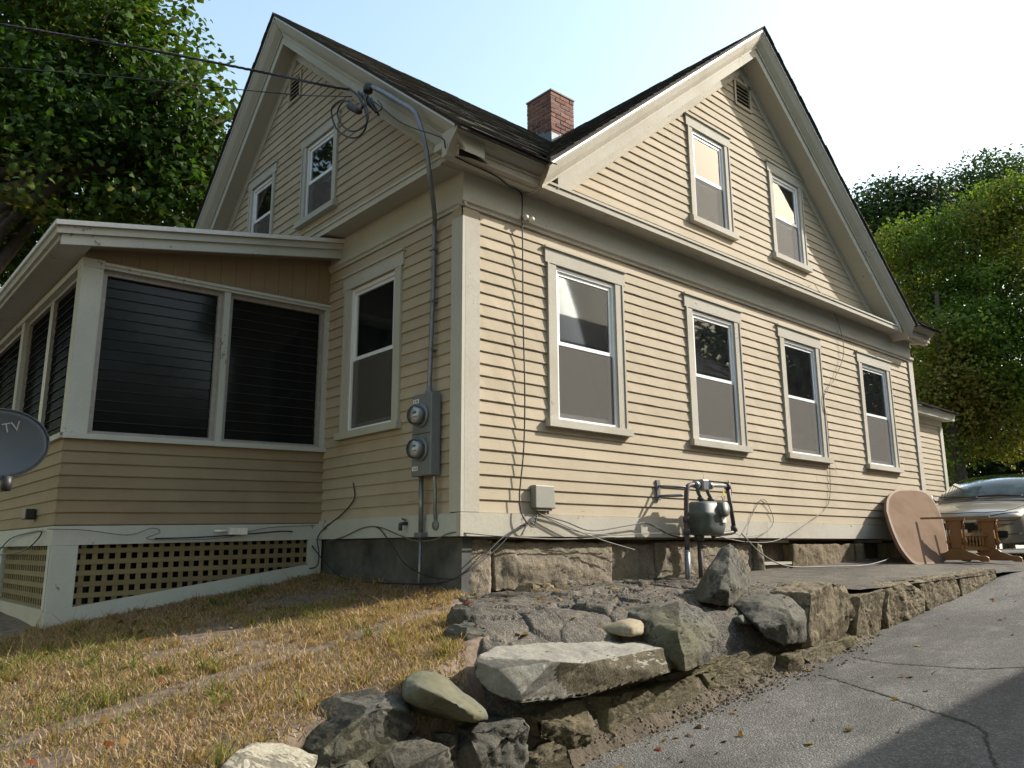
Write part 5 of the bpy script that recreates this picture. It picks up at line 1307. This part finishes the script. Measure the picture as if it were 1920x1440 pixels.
for s in (-1, 1):
    rows = [[(1.62, s*.80, .945), (1.75, s*.785, .985), (2.05, s*.73, 1.12)], [(2.1, s*.82, .95), (2.15, s*.755, 1.10), (2.25, s*.66, 1.29)], [(2.9, s*.82, .95), (2.9, s*.745, 1.14), (2.9, s*.645, 1.315)]]
    patch(rows, 'side_window', M['cglass'])
    MB(CF).box(.0, .075, s*.42 if s > 0 else -.66, .66 if s > 0 else -.42, .30, .40).build('fog_lamp_opening', M['dark'], car, bevel=.02)
    mr = MB(CF).lathe([(.0, -.09), (.05, -.085), (.07, -.03), (.072, .03), (.05, .08), (.0, .085)], (1.58, s*1.0, 1.0), 14, 'y').build('mirror', M['plast'], car)
    MB(CF).tube([(1.56, s*.86, .95), (1.57, s*.97, .98)], .02, 8).build('mirror_arm', M['plast'], mr)
for x, w_ in ((.86, .88), (3.62, .88)):
    for s in (-1, 1):
        MB(CF).lathe([(.0, -.03), (.375, -.03), (.375, .0), (.0, .0)], (x, s*(w_+.006), .345), 32, 'y').build('wheel_arch', M['dark'], car)
        t_ = MB(CF).lathe([(.20, -.10), (.29, -.105), (.315, -.07), (.315, .06), (.29, .10), (.20, .10)], (x, s*(w_-.05), .315), 32, 'y').build('wheel', M['tyre'], car)
        rm = MB(CF).lathe([(.0, -.09), (.06, -.1), (.19, -.07), (.205, -.095), (.205, .095), (.19, .07), (.06, .1), (.0, .09)], (x, s*(w_-.05), .315), 24, 'y').build('rim', M['chrome'], t_)
MB(CF).box(-.072, -.04, -.26, -.03, .42, .525).build('grille', M['dark'], car, bevel=.02)
MB(CF).box(-.072, -.04, .03, .26, .42, .525).build('grille', M['dark'], car, bevel=.02)
MB(CF).box(-.055, -.02, -.36, .36, .245, .315).build('lower_intake', M['dark'], car, bevel=.02)
lp_ = MB(CF).box(-.085, -.075, -.155, .155, .325, .425).build('licence_plate', M['plate'], car)
def text_mesh(body, size, name, mat, parent, mtx, ext=.0008):
    tx = bpy.data.curves.new(name, 'FONT'); tx.body = body; tx.size = size; tx.extrude = ext; tx.align_x = 'CENTER'; tx.align_y = 'CENTER'
    t_o = bpy.data.objects.new('tmp_text', tx); col.objects.link(t_o); bpy.context.view_layer.update()
    me = bpy.data.meshes.new_from_object(t_o.evaluated_get(bpy.context.evaluated_depsgraph_get())); bpy.data.objects.remove(t_o)
    me.materials.clear(); me.materials.append(mat)
    for v in me.vertices: v.co = (mtx @ v.co)-WORLD[parent.name]
    o = bpy.data.objects.new(name, me); link(o, parent); return o
text_mesh('S 9E', .075, 'plate_lettering', M['pgreen'], lp_, Matrix.Translation(CF((-.0862, 0, .375))) @ Matrix(((0, 0, -1, 0), (-1, 0, 0, 0), (0, 1, 0, 0), (0, 0, 0, 1))))
from mathutils.bvhtree import BVHTree
bpy.context.view_layer.update()
body_o = next(c for c in car.children if c.name.startswith('body'))
bev = body_o.evaluated_get(bpy.context.evaluated_depsgraph_get()); btree = BVHTree.FromPolygons([v.co.copy() for v in bev.data.vertices], [tuple(p.vertices) for p in bev.data.polygons])
coff = Vector((cx0, cy0, cz0))-WORLD[car.name]
def onbody(p, d, lift=.002):
    o_ = Vector(p)+coff; h = btree.ray_cast(o_-Vector(d)*2, Vector(d))
    if h[0] is None: return None
    n_ = h[1] if h[1].dot(Vector(d)) < 0 else -h[1]
    return h[0]+n_*lift+WORLD[car.name]
def seam(pts, d, name='panel_gap', r=.0045, mat='dark', n=14):
    P = [onbody(p, d) for p in [q for a, b in zip(pts, pts[1:]) for q in [Vector(a).lerp(Vector(b), k/n) for k in range(n)]]+[Vector(pts[-1])]]
    P = [p for p in P if p is not None]
    if len(P) > 2: MB().tube(P, r, 5).build(name, M[mat], car)
for s in (-1, 1):
    seam([(1.12, s*.74, 2), (.75, s*.73, 2), (.4, s*.69, 2), (.2, s*.6, 2), (.09, s*.35, 2), (.055, 0, 2)], (0, 0, -1))
    seam([(.62, s*2, .30), (.62, s*2, .62)], (0, -s, 0)); seam([(1.45, s*2, .28), (1.45, s*2, .84)], (0, -s, 0)); seam([(2.55, s*2, .28), (2.55, s*2, .88)], (0, -s, 0))
    lens_out = [(.37, .585), (.5, .56), (.62, .548), (.74, .556), (.80, .60), (.805, .655), (.74, .672), (.62, .655), (.5, .632), (.40, .605)]
    LP = [onbody((0, s*y, z), (1, 0, 0), .006) for y, z in lens_out]
    if all(LP):
        MB().add(LP+[sum(LP, Vector())/len(LP)+Vector((-.012, 0, 0))], [(i, (i+1) % 10, 10) for i in range(10)], True).build('headlight_lens', M['lens'], car)
        MB().tube(LP+[LP[0]], .006, 5).build('lamp_trim', M['plast'], car)
seam([(-2, -.72, .50), (-2, -.4, .475), (-2, .4, .475), (-2, .72, .50)], (1, 0, 0), 'bumper_gap', .005)
seam([(-2, -.78, .36), (-2, 0, .30), (-2, .78, .36)], (1, 0, 0), 'bumper_moulding', .006, 'plast')
for y0, y1 in ((-.62, .05), (.05, .70)):
    MB(CF).tube(spline([(1.12, y0*.98, .955), (1.14, (y0+y1)/2, .985), (1.20, y1*.95, .985)], 6), .011, 6).build('wiper', M['plast'], car)
patch([[(1.02+.10*(y/.8)**2, y, .905-.03*(y/.8)**2) for y in (-.78, -.4, 0, .4, .78)], [(1.15+.10*(y/.8)**2, y, .952-.03*(y/.8)**2) for y in (-.78, -.4, 0, .4, .78)]], 'cowl', M['plast'])

# ================================================================ BACKGROUND HOUSE BEHIND THE TREES
bh = thing('background_house', (37, 12, -.3), 'pale clapboard house glimpsed behind the right hand trees', 'house')
MB().box(33.5, 42, 8.0, 18, -1, 6.0).build('wall', M['bgw'], bh)
MB().prism([(7.6, 5.9), (13.0, 9.0), (18.4, 5.9)], 33.2, 42.3, 'x').build('roof', M['rooff'], bh)
for y in (9.2, 11.6, 14.0):
    for z in (.8, 3.6):
        w_ = MB().box(33.46, 33.5, y, y+1.0, z, z+1.6).build('window', M['vinyl'], bh); MB().box(33.44, 33.47, y+.1, y+.9, z+.1, z+1.5).build('pane', M['dark'], w_)

# ================================================================ TREES
LEAF5 = np.array([(0, 0), (.42, .02), (.50, .42), (.27, .52), (0, .95), (-.27, .52), (-.50, .42), (-.42, .02)])
def leaf_template(kind):
    if kind == 'maple':
        v = [(x, y-.4, -.16*(x*x)*2-.12*(y-.4)**2) for x, y in LEAF5]+[(0, -.02, .05)]
        n = len(LEAF5); f = [(n, i, (i+1) % n) for i in range(n)]
        return np.array(v), f
    v = [(0, -.5, 0), (.33, -.05, -.10), (0, .55, -.06), (-.33, -.05, -.10), (0, 0, .05)]
    return np.array(v), [(4, 0, 1), (4, 1, 2), (4, 2, 3), (4, 3, 0)]
def rot_mats(nrm, spin):
    n = nrm/np.linalg.norm(nrm, axis=1, keepdims=True)
    ref = np.where(np.abs(n[:, 2:3]) > .95, np.array([[1., 0, 0]]), np.array([[0, 0, 1.]]))
    a = np.cross(ref, n); a /= np.linalg.norm(a, axis=1, keepdims=True); b = np.cross(n, a)
    c, s = np.cos(spin)[:, None], np.sin(spin)[:, None]
    return np.stack([a*c+b*s, -a*s+b*c, n], axis=2)
def leaf_cloud(name, pts, nrm, size, cols, kind, mat, parent):
    V, Fc = leaf_template(kind); k = len(V); n = len(pts)
    Rm = rot_mats(nrm, rng.uniform(0, 2*np.pi, n))
    P = np.einsum('nij,kj->nki', Rm, V)*size[:, None, None]+pts[:, None, :]
    off = np.array(WORLD[parent.name]) if parent is not None else np.zeros(3)
    P = (P-off).reshape(-1, 3)
    F = (np.array(Fc)[None]+(np.arange(n)*k)[:, None, None]).reshape(-1, 3)
    me = bpy.data.meshes.new(name); me.vertices.add(len(P)); me.vertices.foreach_set('co', P.ravel().astype(np.float32))
    me.loops.add(F.size); me.loops.foreach_set('vertex_index', F.ravel().astype(np.int32))
    me.polygons.add(len(F)); me.polygons.foreach_set('loop_start', (np.arange(len(F))*3).astype(np.int32))
    me.update(calc_edges=True); me.validate()
    color_attr(me, np.repeat(cols, k, axis=0)); me.materials.append(mat)
    o = bpy.data.objects.new(name, me); link(o, parent); return o
def crown_points(clumps, n, shell=.45):
    """points in ellipsoid clumps (cx, cy, cz, rx, ry, rz), thicker toward their skins, broken into sprays"""
    C = np.array(clumps); vol = np.prod(C[:, 3:], axis=1)**.75; pk = rng.choice(len(C), n, p=vol/vol.sum())
    d = rng.normal(size=(n, 3)); d /= np.linalg.norm(d, axis=1, keepdims=True)
    r = rng.uniform(shell, 1.0, n)**.6
    p = C[pk, :3]+d*r[:, None]*C[pk, 3:]
    return p, d, pk
def sprays(p, d, reach, per, zf=.5):
    """turn each point into a small twig's spray of leaves"""
    n = len(p); q = np.repeat(p, per, axis=0)+np.clip(rng.normal(size=(n*per, 3)), -1.5, 1.5)*np.array([reach, reach, reach*zf])
    return q, np.repeat(d, per, axis=0)
def tree(name, label, base, clumps, n, per, size, palette, kind='maple', mat='leaf', reach=.22, trunk_r=.25, group=None, limbs=6, top=None, cat='tree', vis=None):
    t = thing(name, base, label, cat, group)
    p, d, pk = crown_points(clumps, n)
    q, dd_ = sprays(p, d, reach, per)
    if vis is not None:
        keep = vis(q); q = q[keep]; dd_ = dd_[keep]
    m_ = len(q)
    nr = dd_*.55+rng.normal(size=(m_, 3))*.55+np.array([0, 0, .55])
    pal = np.array(palette); tone = (rng.uniform(.8, 1.15, m_)*np.repeat(rng.uniform(.65, 1.25, len(p)), per)[:m_] if vis is None else rng.uniform(.6, 1.25, m_))[:, None]
    w1 = (np.sin(q[:, 0]*1.1+q[:, 2]*.9)+np.sin(q[:, 1]*1.3-q[:, 2]*.7)+rng.normal(size=m_)*.8)
    idx = np.clip(((w1+2.4)/4.8*len(pal)).astype(int), 0, len(pal)-1)
    cols = pal[idx]*tone
    leaf_cloud('crown', q, nr, size*rng.uniform(.65, 1.2, m_), cols, kind, M[mat], t)
    b = Vector(base); C = [Vector(c[:3]) for c in clumps]
    tp = Vector(top) if top else Vector((b.x, b.y, max(c.z for c in C)*.75))
    mb = MB(); P = [b+Vector((0, 0, -.3)), b+(tp-b)*.3+Vector((.1, .05, 0)), b+(tp-b)*.65+Vector((-.08, .1, 0)), tp]
    mb.tube(spline(P, 5), [trunk_r*(1-.75*i/15) for i in range(16)], 10)
    tr = mb.build('trunk', M['bark'], t)
    for i in range(min(limbs, len(C))):
        c = C[i]; s_ = b+(tp-b)*(.35+.5*(i/max(1, limbs)))
        mid = (s_+c)/2+Vector((random.uniform(-.3, .3), random.uniform(-.3, .3), -.15))
        Q = spline([s_, mid, c], 5); mb2 = MB().tube(Q, [trunk_r*.42*(1-.85*k/(len(Q)-1)) for k in range(len(Q))], 7)
        for _ in range(3):
            e = c+Vector((random.uniform(-1, 1), random.uniform(-1, 1), random.uniform(-.3, .8)))*.9*Vector(clumps[i][3:]).x*.8
            mb2.tube([mid+(c-mid)*.5, (c+e)/2, e], [trunk_r*.16, trunk_r*.1, trunk_r*.04], 5)
        mb2.build('limb', M['bark'], t)
    return t
def outside_house(q):
    return ~((q[:, 0] > -.3) & (q[:, 0] < 9.3) & (q[:, 1] < 7.0) & (q[:, 2] < 7.5)) & ~((q[:, 0] > -2.7) & (q[:, 1] < 7.0) & (q[:, 2] < 3.2))
GREEN = [(.022, .05, .009), (.03, .066, .011), (.045, .085, .014), (.065, .098, .016), (.11, .105, .02)]
lt = lambda px, py, t: tuple(CAM+ray(px, py)*t)
cl_ = []
for px, py, t, r in ((40, 40, 15, 1.9), (150, 90, 14.5, 1.7), (230, 40, 14.5, 1.35), (255, 110, 14.2, 1.0), (60, 200, 14.5, 2.0), (200, 230, 14, 1.7), (310, 160, 13.8, .95), (355, 150, 13.8, .62), (300, 250, 13.8, 1.25), (390, 240, 14, .8), (420, 225, 14.2, .5), (360, 320, 14, 1.2), (240, 350, 14, 1.6),
                     (100, 360, 14, 1.9), (-60, 120, 15, 2.4), (-100, 330, 14.5, 2.4), (20, 430, 14.5, 1.5), (-150, -100, 16, 3), (80, -90, 16, 2.2), (210, -40, 15.5, 1.1), (150, -200, 17, 3.0), (-60, 520, 15, 2.0), (330, 400, 14.5, 1.2), (440, 330, 15, .9)):
    c = lt(px, py, t); cl_.append((*c, r, r, r*.8))
cl_ += [(-6.5, 6.5, 6.0, 2.4, 2.4, 1.8), (-8.0, 3.5, 6.5, 2.6, 2.6, 1.9), (-6.8, 9.5, 4.5, 2.6, 2.6, 2.0), (-9.5, 6.5, 4.0, 2.6, 2.6, 2.0), (-9.5, 1.0, 6.0, 2.4, 2.4, 1.8)]  # crown clumps outside the view, added to darken the porch
tree('maple_tree', 'big dark green maple rising behind the porch at the left', (-2.6, 10.2, -.7), cl_, 1900, 46, .125, GREEN, reach=.30, trunk_r=.32, limbs=12, top=(-2.4, 10.0, 8), vis=outside_house)
cl_ = []
for px, py, t, r in ((-250, 300, 22, 4), (60, 300, 22, 3.6), (260, 400, 22, 2.6), (380, 330, 22, 1.5), (120, 500, 21, 3.2), (-100, 560, 20, 3), (430, 420, 22, 2)):
    c = lt(px, py, t); cl_.append((*c, r, r, r*.9))
tree('background_tree', 'shaded dark tree filling the gap behind the left maple', (-3, 17, -.8), cl_, 2600, 8, .2, [(.022, .045, .010), (.03, .06, .012), (.04, .07, .014)], reach=.4, trunk_r=.3, limbs=5, top=(-2.6, 17, 6), kind='quad', vis=outside_house)
AUT = [(.05, .095, .014), (.068, .125, .018), (.09, .15, .022), (.125, .165, .028), (.16, .175, .032), (.17, .14, .035)]
cl_ = []
for px, py, t, r in ((1690, 465, 26, 1.15), (1740, 520, 26, 1.3), (1810, 440, 26, 1.5), (1850, 395, 26, 1.2), (1900, 375, 26, 1.1), (1930, 450, 26, 2.0), (1790, 590, 25.5, 1.6), (1880, 560, 25, 1.9), (1960, 600, 25, 2), (1720, 610, 26, 1.2), (1840, 680, 25.5, 1.5), (1760, 690, 26, 1.2), (1930, 720, 25, 1.5), (2050, 480, 26, 2.2), (1740, 760, 24, 1.4), (1800, 770, 24, 1.3), (1870, 800, 24, 1.5), (1745, 850, 24, 1.2), (1765, 640, 24, 1.2), (1790, 700, 23.5, 1.2), (1840, 740, 23.5, 1.2), (1900, 680, 23.5, 1.4), (1820, 620, 23.5, 1.2)):
    c = lt(px, py, t); cl_.append((*c, r*.95, r*.95, r*.75))
tree('maple_tree', 'yellow green maple turning colour behind the parked car', (21.3, 3.6, -.35), cl_, 2600, 34, .10, AUT, reach=.27, trunk_r=.2, limbs=10, top=(21.2, 3.7, 7.5))
DK = [(.02, .04, .012), (.028, .056, .014), (.04, .07, .018)]
def bgtree(label, spec, base, pal, n=900, per=22, size=.20, reach=.45, kind='quad', name='background_tree', tr=.25):
    cl = []
    for px, py, t, r in spec: cl.append((*lt(px, py, t), r, r, r*.8))
    return tree(name, label, base, cl, n, per, size, pal, reach=reach, trunk_r=tr, limbs=6, kind=kind, mat='needle', group='trees beyond the car')
bgtree('dark round topped tree nearest the right gable slope', [(1640, 390, 36, 1.4), (1690, 375, 36, 1.3), (1735, 385, 36, 1.2), (1660, 440, 36, 1.8), (1720, 450, 36, 1.8), (1600, 460, 36, 1.5), (1680, 530, 36, 2.4), (1750, 420, 36, 1.2)], (30.5, 9.5, -.3), DK)
bgtree('tall green tree peeking over the yellow green maple', [(1800, 350, 40, 1.3), (1850, 330, 40, 1.4), (1885, 320, 40, 1.2), (1930, 340, 40, 1.6), (1790, 390, 40, 1.5), (1860, 400, 40, 2.2), (1960, 420, 40, 2.4), (1900, 480, 40, 3)], (34, 6.5, -.3), [(.03, .065, .016), (.045, .09, .02), (.06, .11, .022)])
bgtree('shaded tree low behind the car roof', [(1740, 760, 30, 1.8), (1800, 720, 30, 1.6), (1860, 790, 30, 2.0), (1930, 760, 30, 2.0), (1760, 860, 30, 1.8), (1840, 880, 30, 1.8), (1920, 880, 30, 2.0), (1700, 680, 31, 1.6), (1990, 800, 30, 2.5), (1980, 920, 30, 2)], (25, 5.0, -.3), DK, n=1000)
bgtree('shaded tree left of the rear addition roof', [(1720, 800, 40, 3), (1660, 720, 40, 3), (1740, 640, 40, 2.6), (1740, 900, 40, 3)], (34, 13.5, -.3), DK, n=500)

for lab, b_, cl in (('unseen maple across the sidewalk, added to block sky light and reflected in the left gable windows', (-13, 0, -2.0), [(-13, 0, 6, 3.2, 3.2, 2.6), (-12, -3, 7, 3, 3, 2.4), (-14, 3, 7.5, 3, 3, 2.4), (-13, -1, 10, 3, 3, 2.4)]),
                ('unseen maple behind the viewpoint, added to block sky light', (-9, -11, -2.0), [(-9, -11, 6, 3.2, 3.2, 2.6), (-6.5, -12.5, 7.5, 3, 3, 2.4), (-11, -9, 7.5, 3, 3, 2.4), (-9, -11, 10, 3, 3, 2.4)]),
                ('unseen tall maple behind the neighbouring house, added to darken the porch glass', (0, -17, -2.2), [(0, -17, 6, 3.6, 3.2, 2.8), (-3, -16, 8.5, 3.2, 3, 2.6), (3, -17, 8.5, 3.2, 3, 2.6), (0, -17, 11, 3.4, 3, 2.6)]),
                ('unseen maple beyond the neighbouring house, added to keep bright sky off the lower windows', (24, -9, -.3), [(24, -9, 4, 3, 3, 2.6), (22, -12, 6, 3, 3, 2.5), (26, -7, 6, 3, 3, 2.5), (25, -10, 8, 3, 3, 2.2), (21.5, -9.5, 7, 2.5, 2.5, 2)]),
                ('unseen maple at the far end of the drive, added to keep bright sky off the end windows', (34, -9, -.3), [(34, -9, 4, 3.2, 3.2, 2.6), (32, -12, 7, 3.2, 3.2, 2.5), (36, -6, 7, 3.2, 3.2, 2.5), (34, -9, 9.5, 3, 3, 2.5), (30, -13, 9, 3, 3, 2.5), (31, -7, 5, 3, 3, 2.5)])):
    tree('unseen_tree', lab, b_, cl, 900, 10, .34, GREEN, reach=.4, trunk_r=.3, limbs=4, kind='quad', group='unseen added trees')  # trees outside the view, added to block sky light and bright reflections

# ================================================================ GRASS
def grass():
    n = 105000
    x = rng.uniform(-5.2, 0.2, n*2); y = rng.uniform(-2.6, 2.2, n*2)
    # only where the lawn is: in front of porch and house, behind the stones
    yl = np.interp(x, [-9, -3.4, -2.7, -2.2, -1.7, -1.3, -0.9, 0.4], [-3.6, -2.7, -1.9, -1.68, -1.62, -1.45, -1.26, -1.12])
    xe = -.05+.68*np.minimum(y, 0)
    keep = (y > yl-.30) & ((y > -.15) & (x < -.02) | (x < xe-.05))
    dense = np.array([fbm(a, b, 1.1, 3) for a, b in zip(x, y)])
    d2 = np.array([fbm(a+20, b, .55, 2) for a, b in zip(x, y)])
    keep &= (dense+.25*rng.normal(size=len(x))) > -.42
    path = np.abs((y+.55)-(.12*(x+2)))           # worn strip across the lawn
    keep &= (path > .10+.08*dense) | (rng.random(len(x)) < .15)
    x, y, dense, d2 = x[keep], y[keep], dense[keep], d2[keep]
    ti = rng.choice(len(x), 260, replace=False); nt = 46
    tx = np.repeat(x[ti], nt)+rng.normal(size=260*nt)*.022; ty = np.repeat(y[ti], nt)+rng.normal(size=260*nt)*.022
    n0 = len(x); x = np.r_[x, tx]; y = np.r_[y, ty]; dense = np.r_[dense, np.repeat(dense[ti]+.5, nt)]; d2 = np.r_[d2, np.repeat(d2[ti]+rng.normal(size=260)*.5, nt)]
    z = np.array([lawn_z(a, b) for a, b in zip(x, y)])
    k = len(x)
    green = (d2*1.2+.5*dense+rng.normal(size=k)*.42) > .72
    h = rng.uniform(.013, .036, k)*(1+.5*green+.5*np.clip(dense, 0, 1)); tall = rng.random(k) < .03; h[tall] *= 2.0; h[n0:] *= rng.uniform(1.3, 2.2, len(h)-n0)
    w = rng.uniform(.0016, .0034, k); th = rng.uniform(0, 2*np.pi, k); lean = rng.uniform(.2, 1.7, k)*h; la = rng.uniform(0, 2*np.pi, k)
    lx, ly = np.cos(la)*lean, np.sin(la)*lean; sx, sy = np.cos(th)*w, np.sin(th)*w
    P = np.empty((k, 5, 3))
    P[:, 0] = np.stack([x-sx, y-sy, z-.004], 1); P[:, 1] = np.stack([x+sx, y+sy, z-.004], 1)
    P[:, 2] = np.stack([x+lx*.4-sx*.8, y+ly*.4-sy*.8, z+h*.62], 1); P[:, 3] = np.stack([x+lx*.4+sx*.8, y+ly*.4+sy*.8, z+h*.62], 1)
    P[:, 4] = np.stack([x+lx, y+ly, z+h*.95], 1)
    T = np.array([(0, 1, 3), (0, 3, 2), (2, 3, 4)]); F = (T[None]+(np.arange(k)*5)[:, None, None]).reshape(-1, 3)
    dry = np.array([(.36, .245, .155), (.29, .18, .105), (.44, .33, .22), (.23, .138, .08), (.34, .25, .135)]); grn = np.array([(.12, .14, .03), (.16, .17, .04), (.20, .19, .05), (.09, .12, .03)])
    c = np.where(green[:, None], grn[rng.integers(0, 4, k)], dry[rng.integers(0, 5, k)])*rng.uniform(.65, 1.15, k)[:, None]
    me = bpy.data.meshes.new('grass'); V = P.reshape(-1, 3)
    me.vertices.add(len(V)); me.vertices.foreach_set('co', V.ravel().astype(np.float32)); me.loops.add(F.size); me.loops.foreach_set('vertex_index', F.ravel().astype(np.int32))
    me.polygons.add(len(F)); me.polygons.foreach_set('loop_start', (np.arange(len(F))*3).astype(np.int32)); me.update(calc_edges=True)
    color_attr(me, np.repeat(c, 5, axis=0)); me.materials.append(M['grass'])
    o = bpy.data.objects.new('grass', me); link(o); tag(o, 'dry tan and green grass of the sunlit lawn', 'grass', kind='stuff')
grass()

def litter():
    """fallen leaves on the lawn, the broken asphalt and the wall foot"""
    P = []; n = 420
    for _ in range(n):
        q = random.random()
        if q < .62:
            x, y = random.uniform(-4.5, -.1), random.uniform(-1.7, 2.1)
            if x > -.05+.66*min(y, 0): continue
            P.append((x, y, lawn_z(x, y)+.03))
        elif q < .85:
            x, y = random.uniform(-.6, 3.1), random.uniform(-1.3, -.02); P.append((x, y, apron_fn(x, y)+.012))
        else:
            x, y = random.uniform(-.5, 9), random.uniform(-2.9, -1.75); P.append((x, y, drive_z(x, y)+.008))
    P = np.array(P); k = len(P)
    pal = np.array([(.16, .085, .03), (.22, .13, .045), (.10, .055, .025), (.25, .17, .06), (.20, .05, .025)])
    o = leaf_cloud('fallen_leaves', P, rng.normal(size=(k, 3))*.35+np.array([0, 0, 1.]), rng.uniform(.025, .06, k), pal[rng.choice(5, k, p=[.3, .27, .25, .13, .05])], 'maple', M['grass'], None)
    tag(o, 'scattered fallen leaves on lawn and asphalt', 'leaves', kind='stuff')
litter()
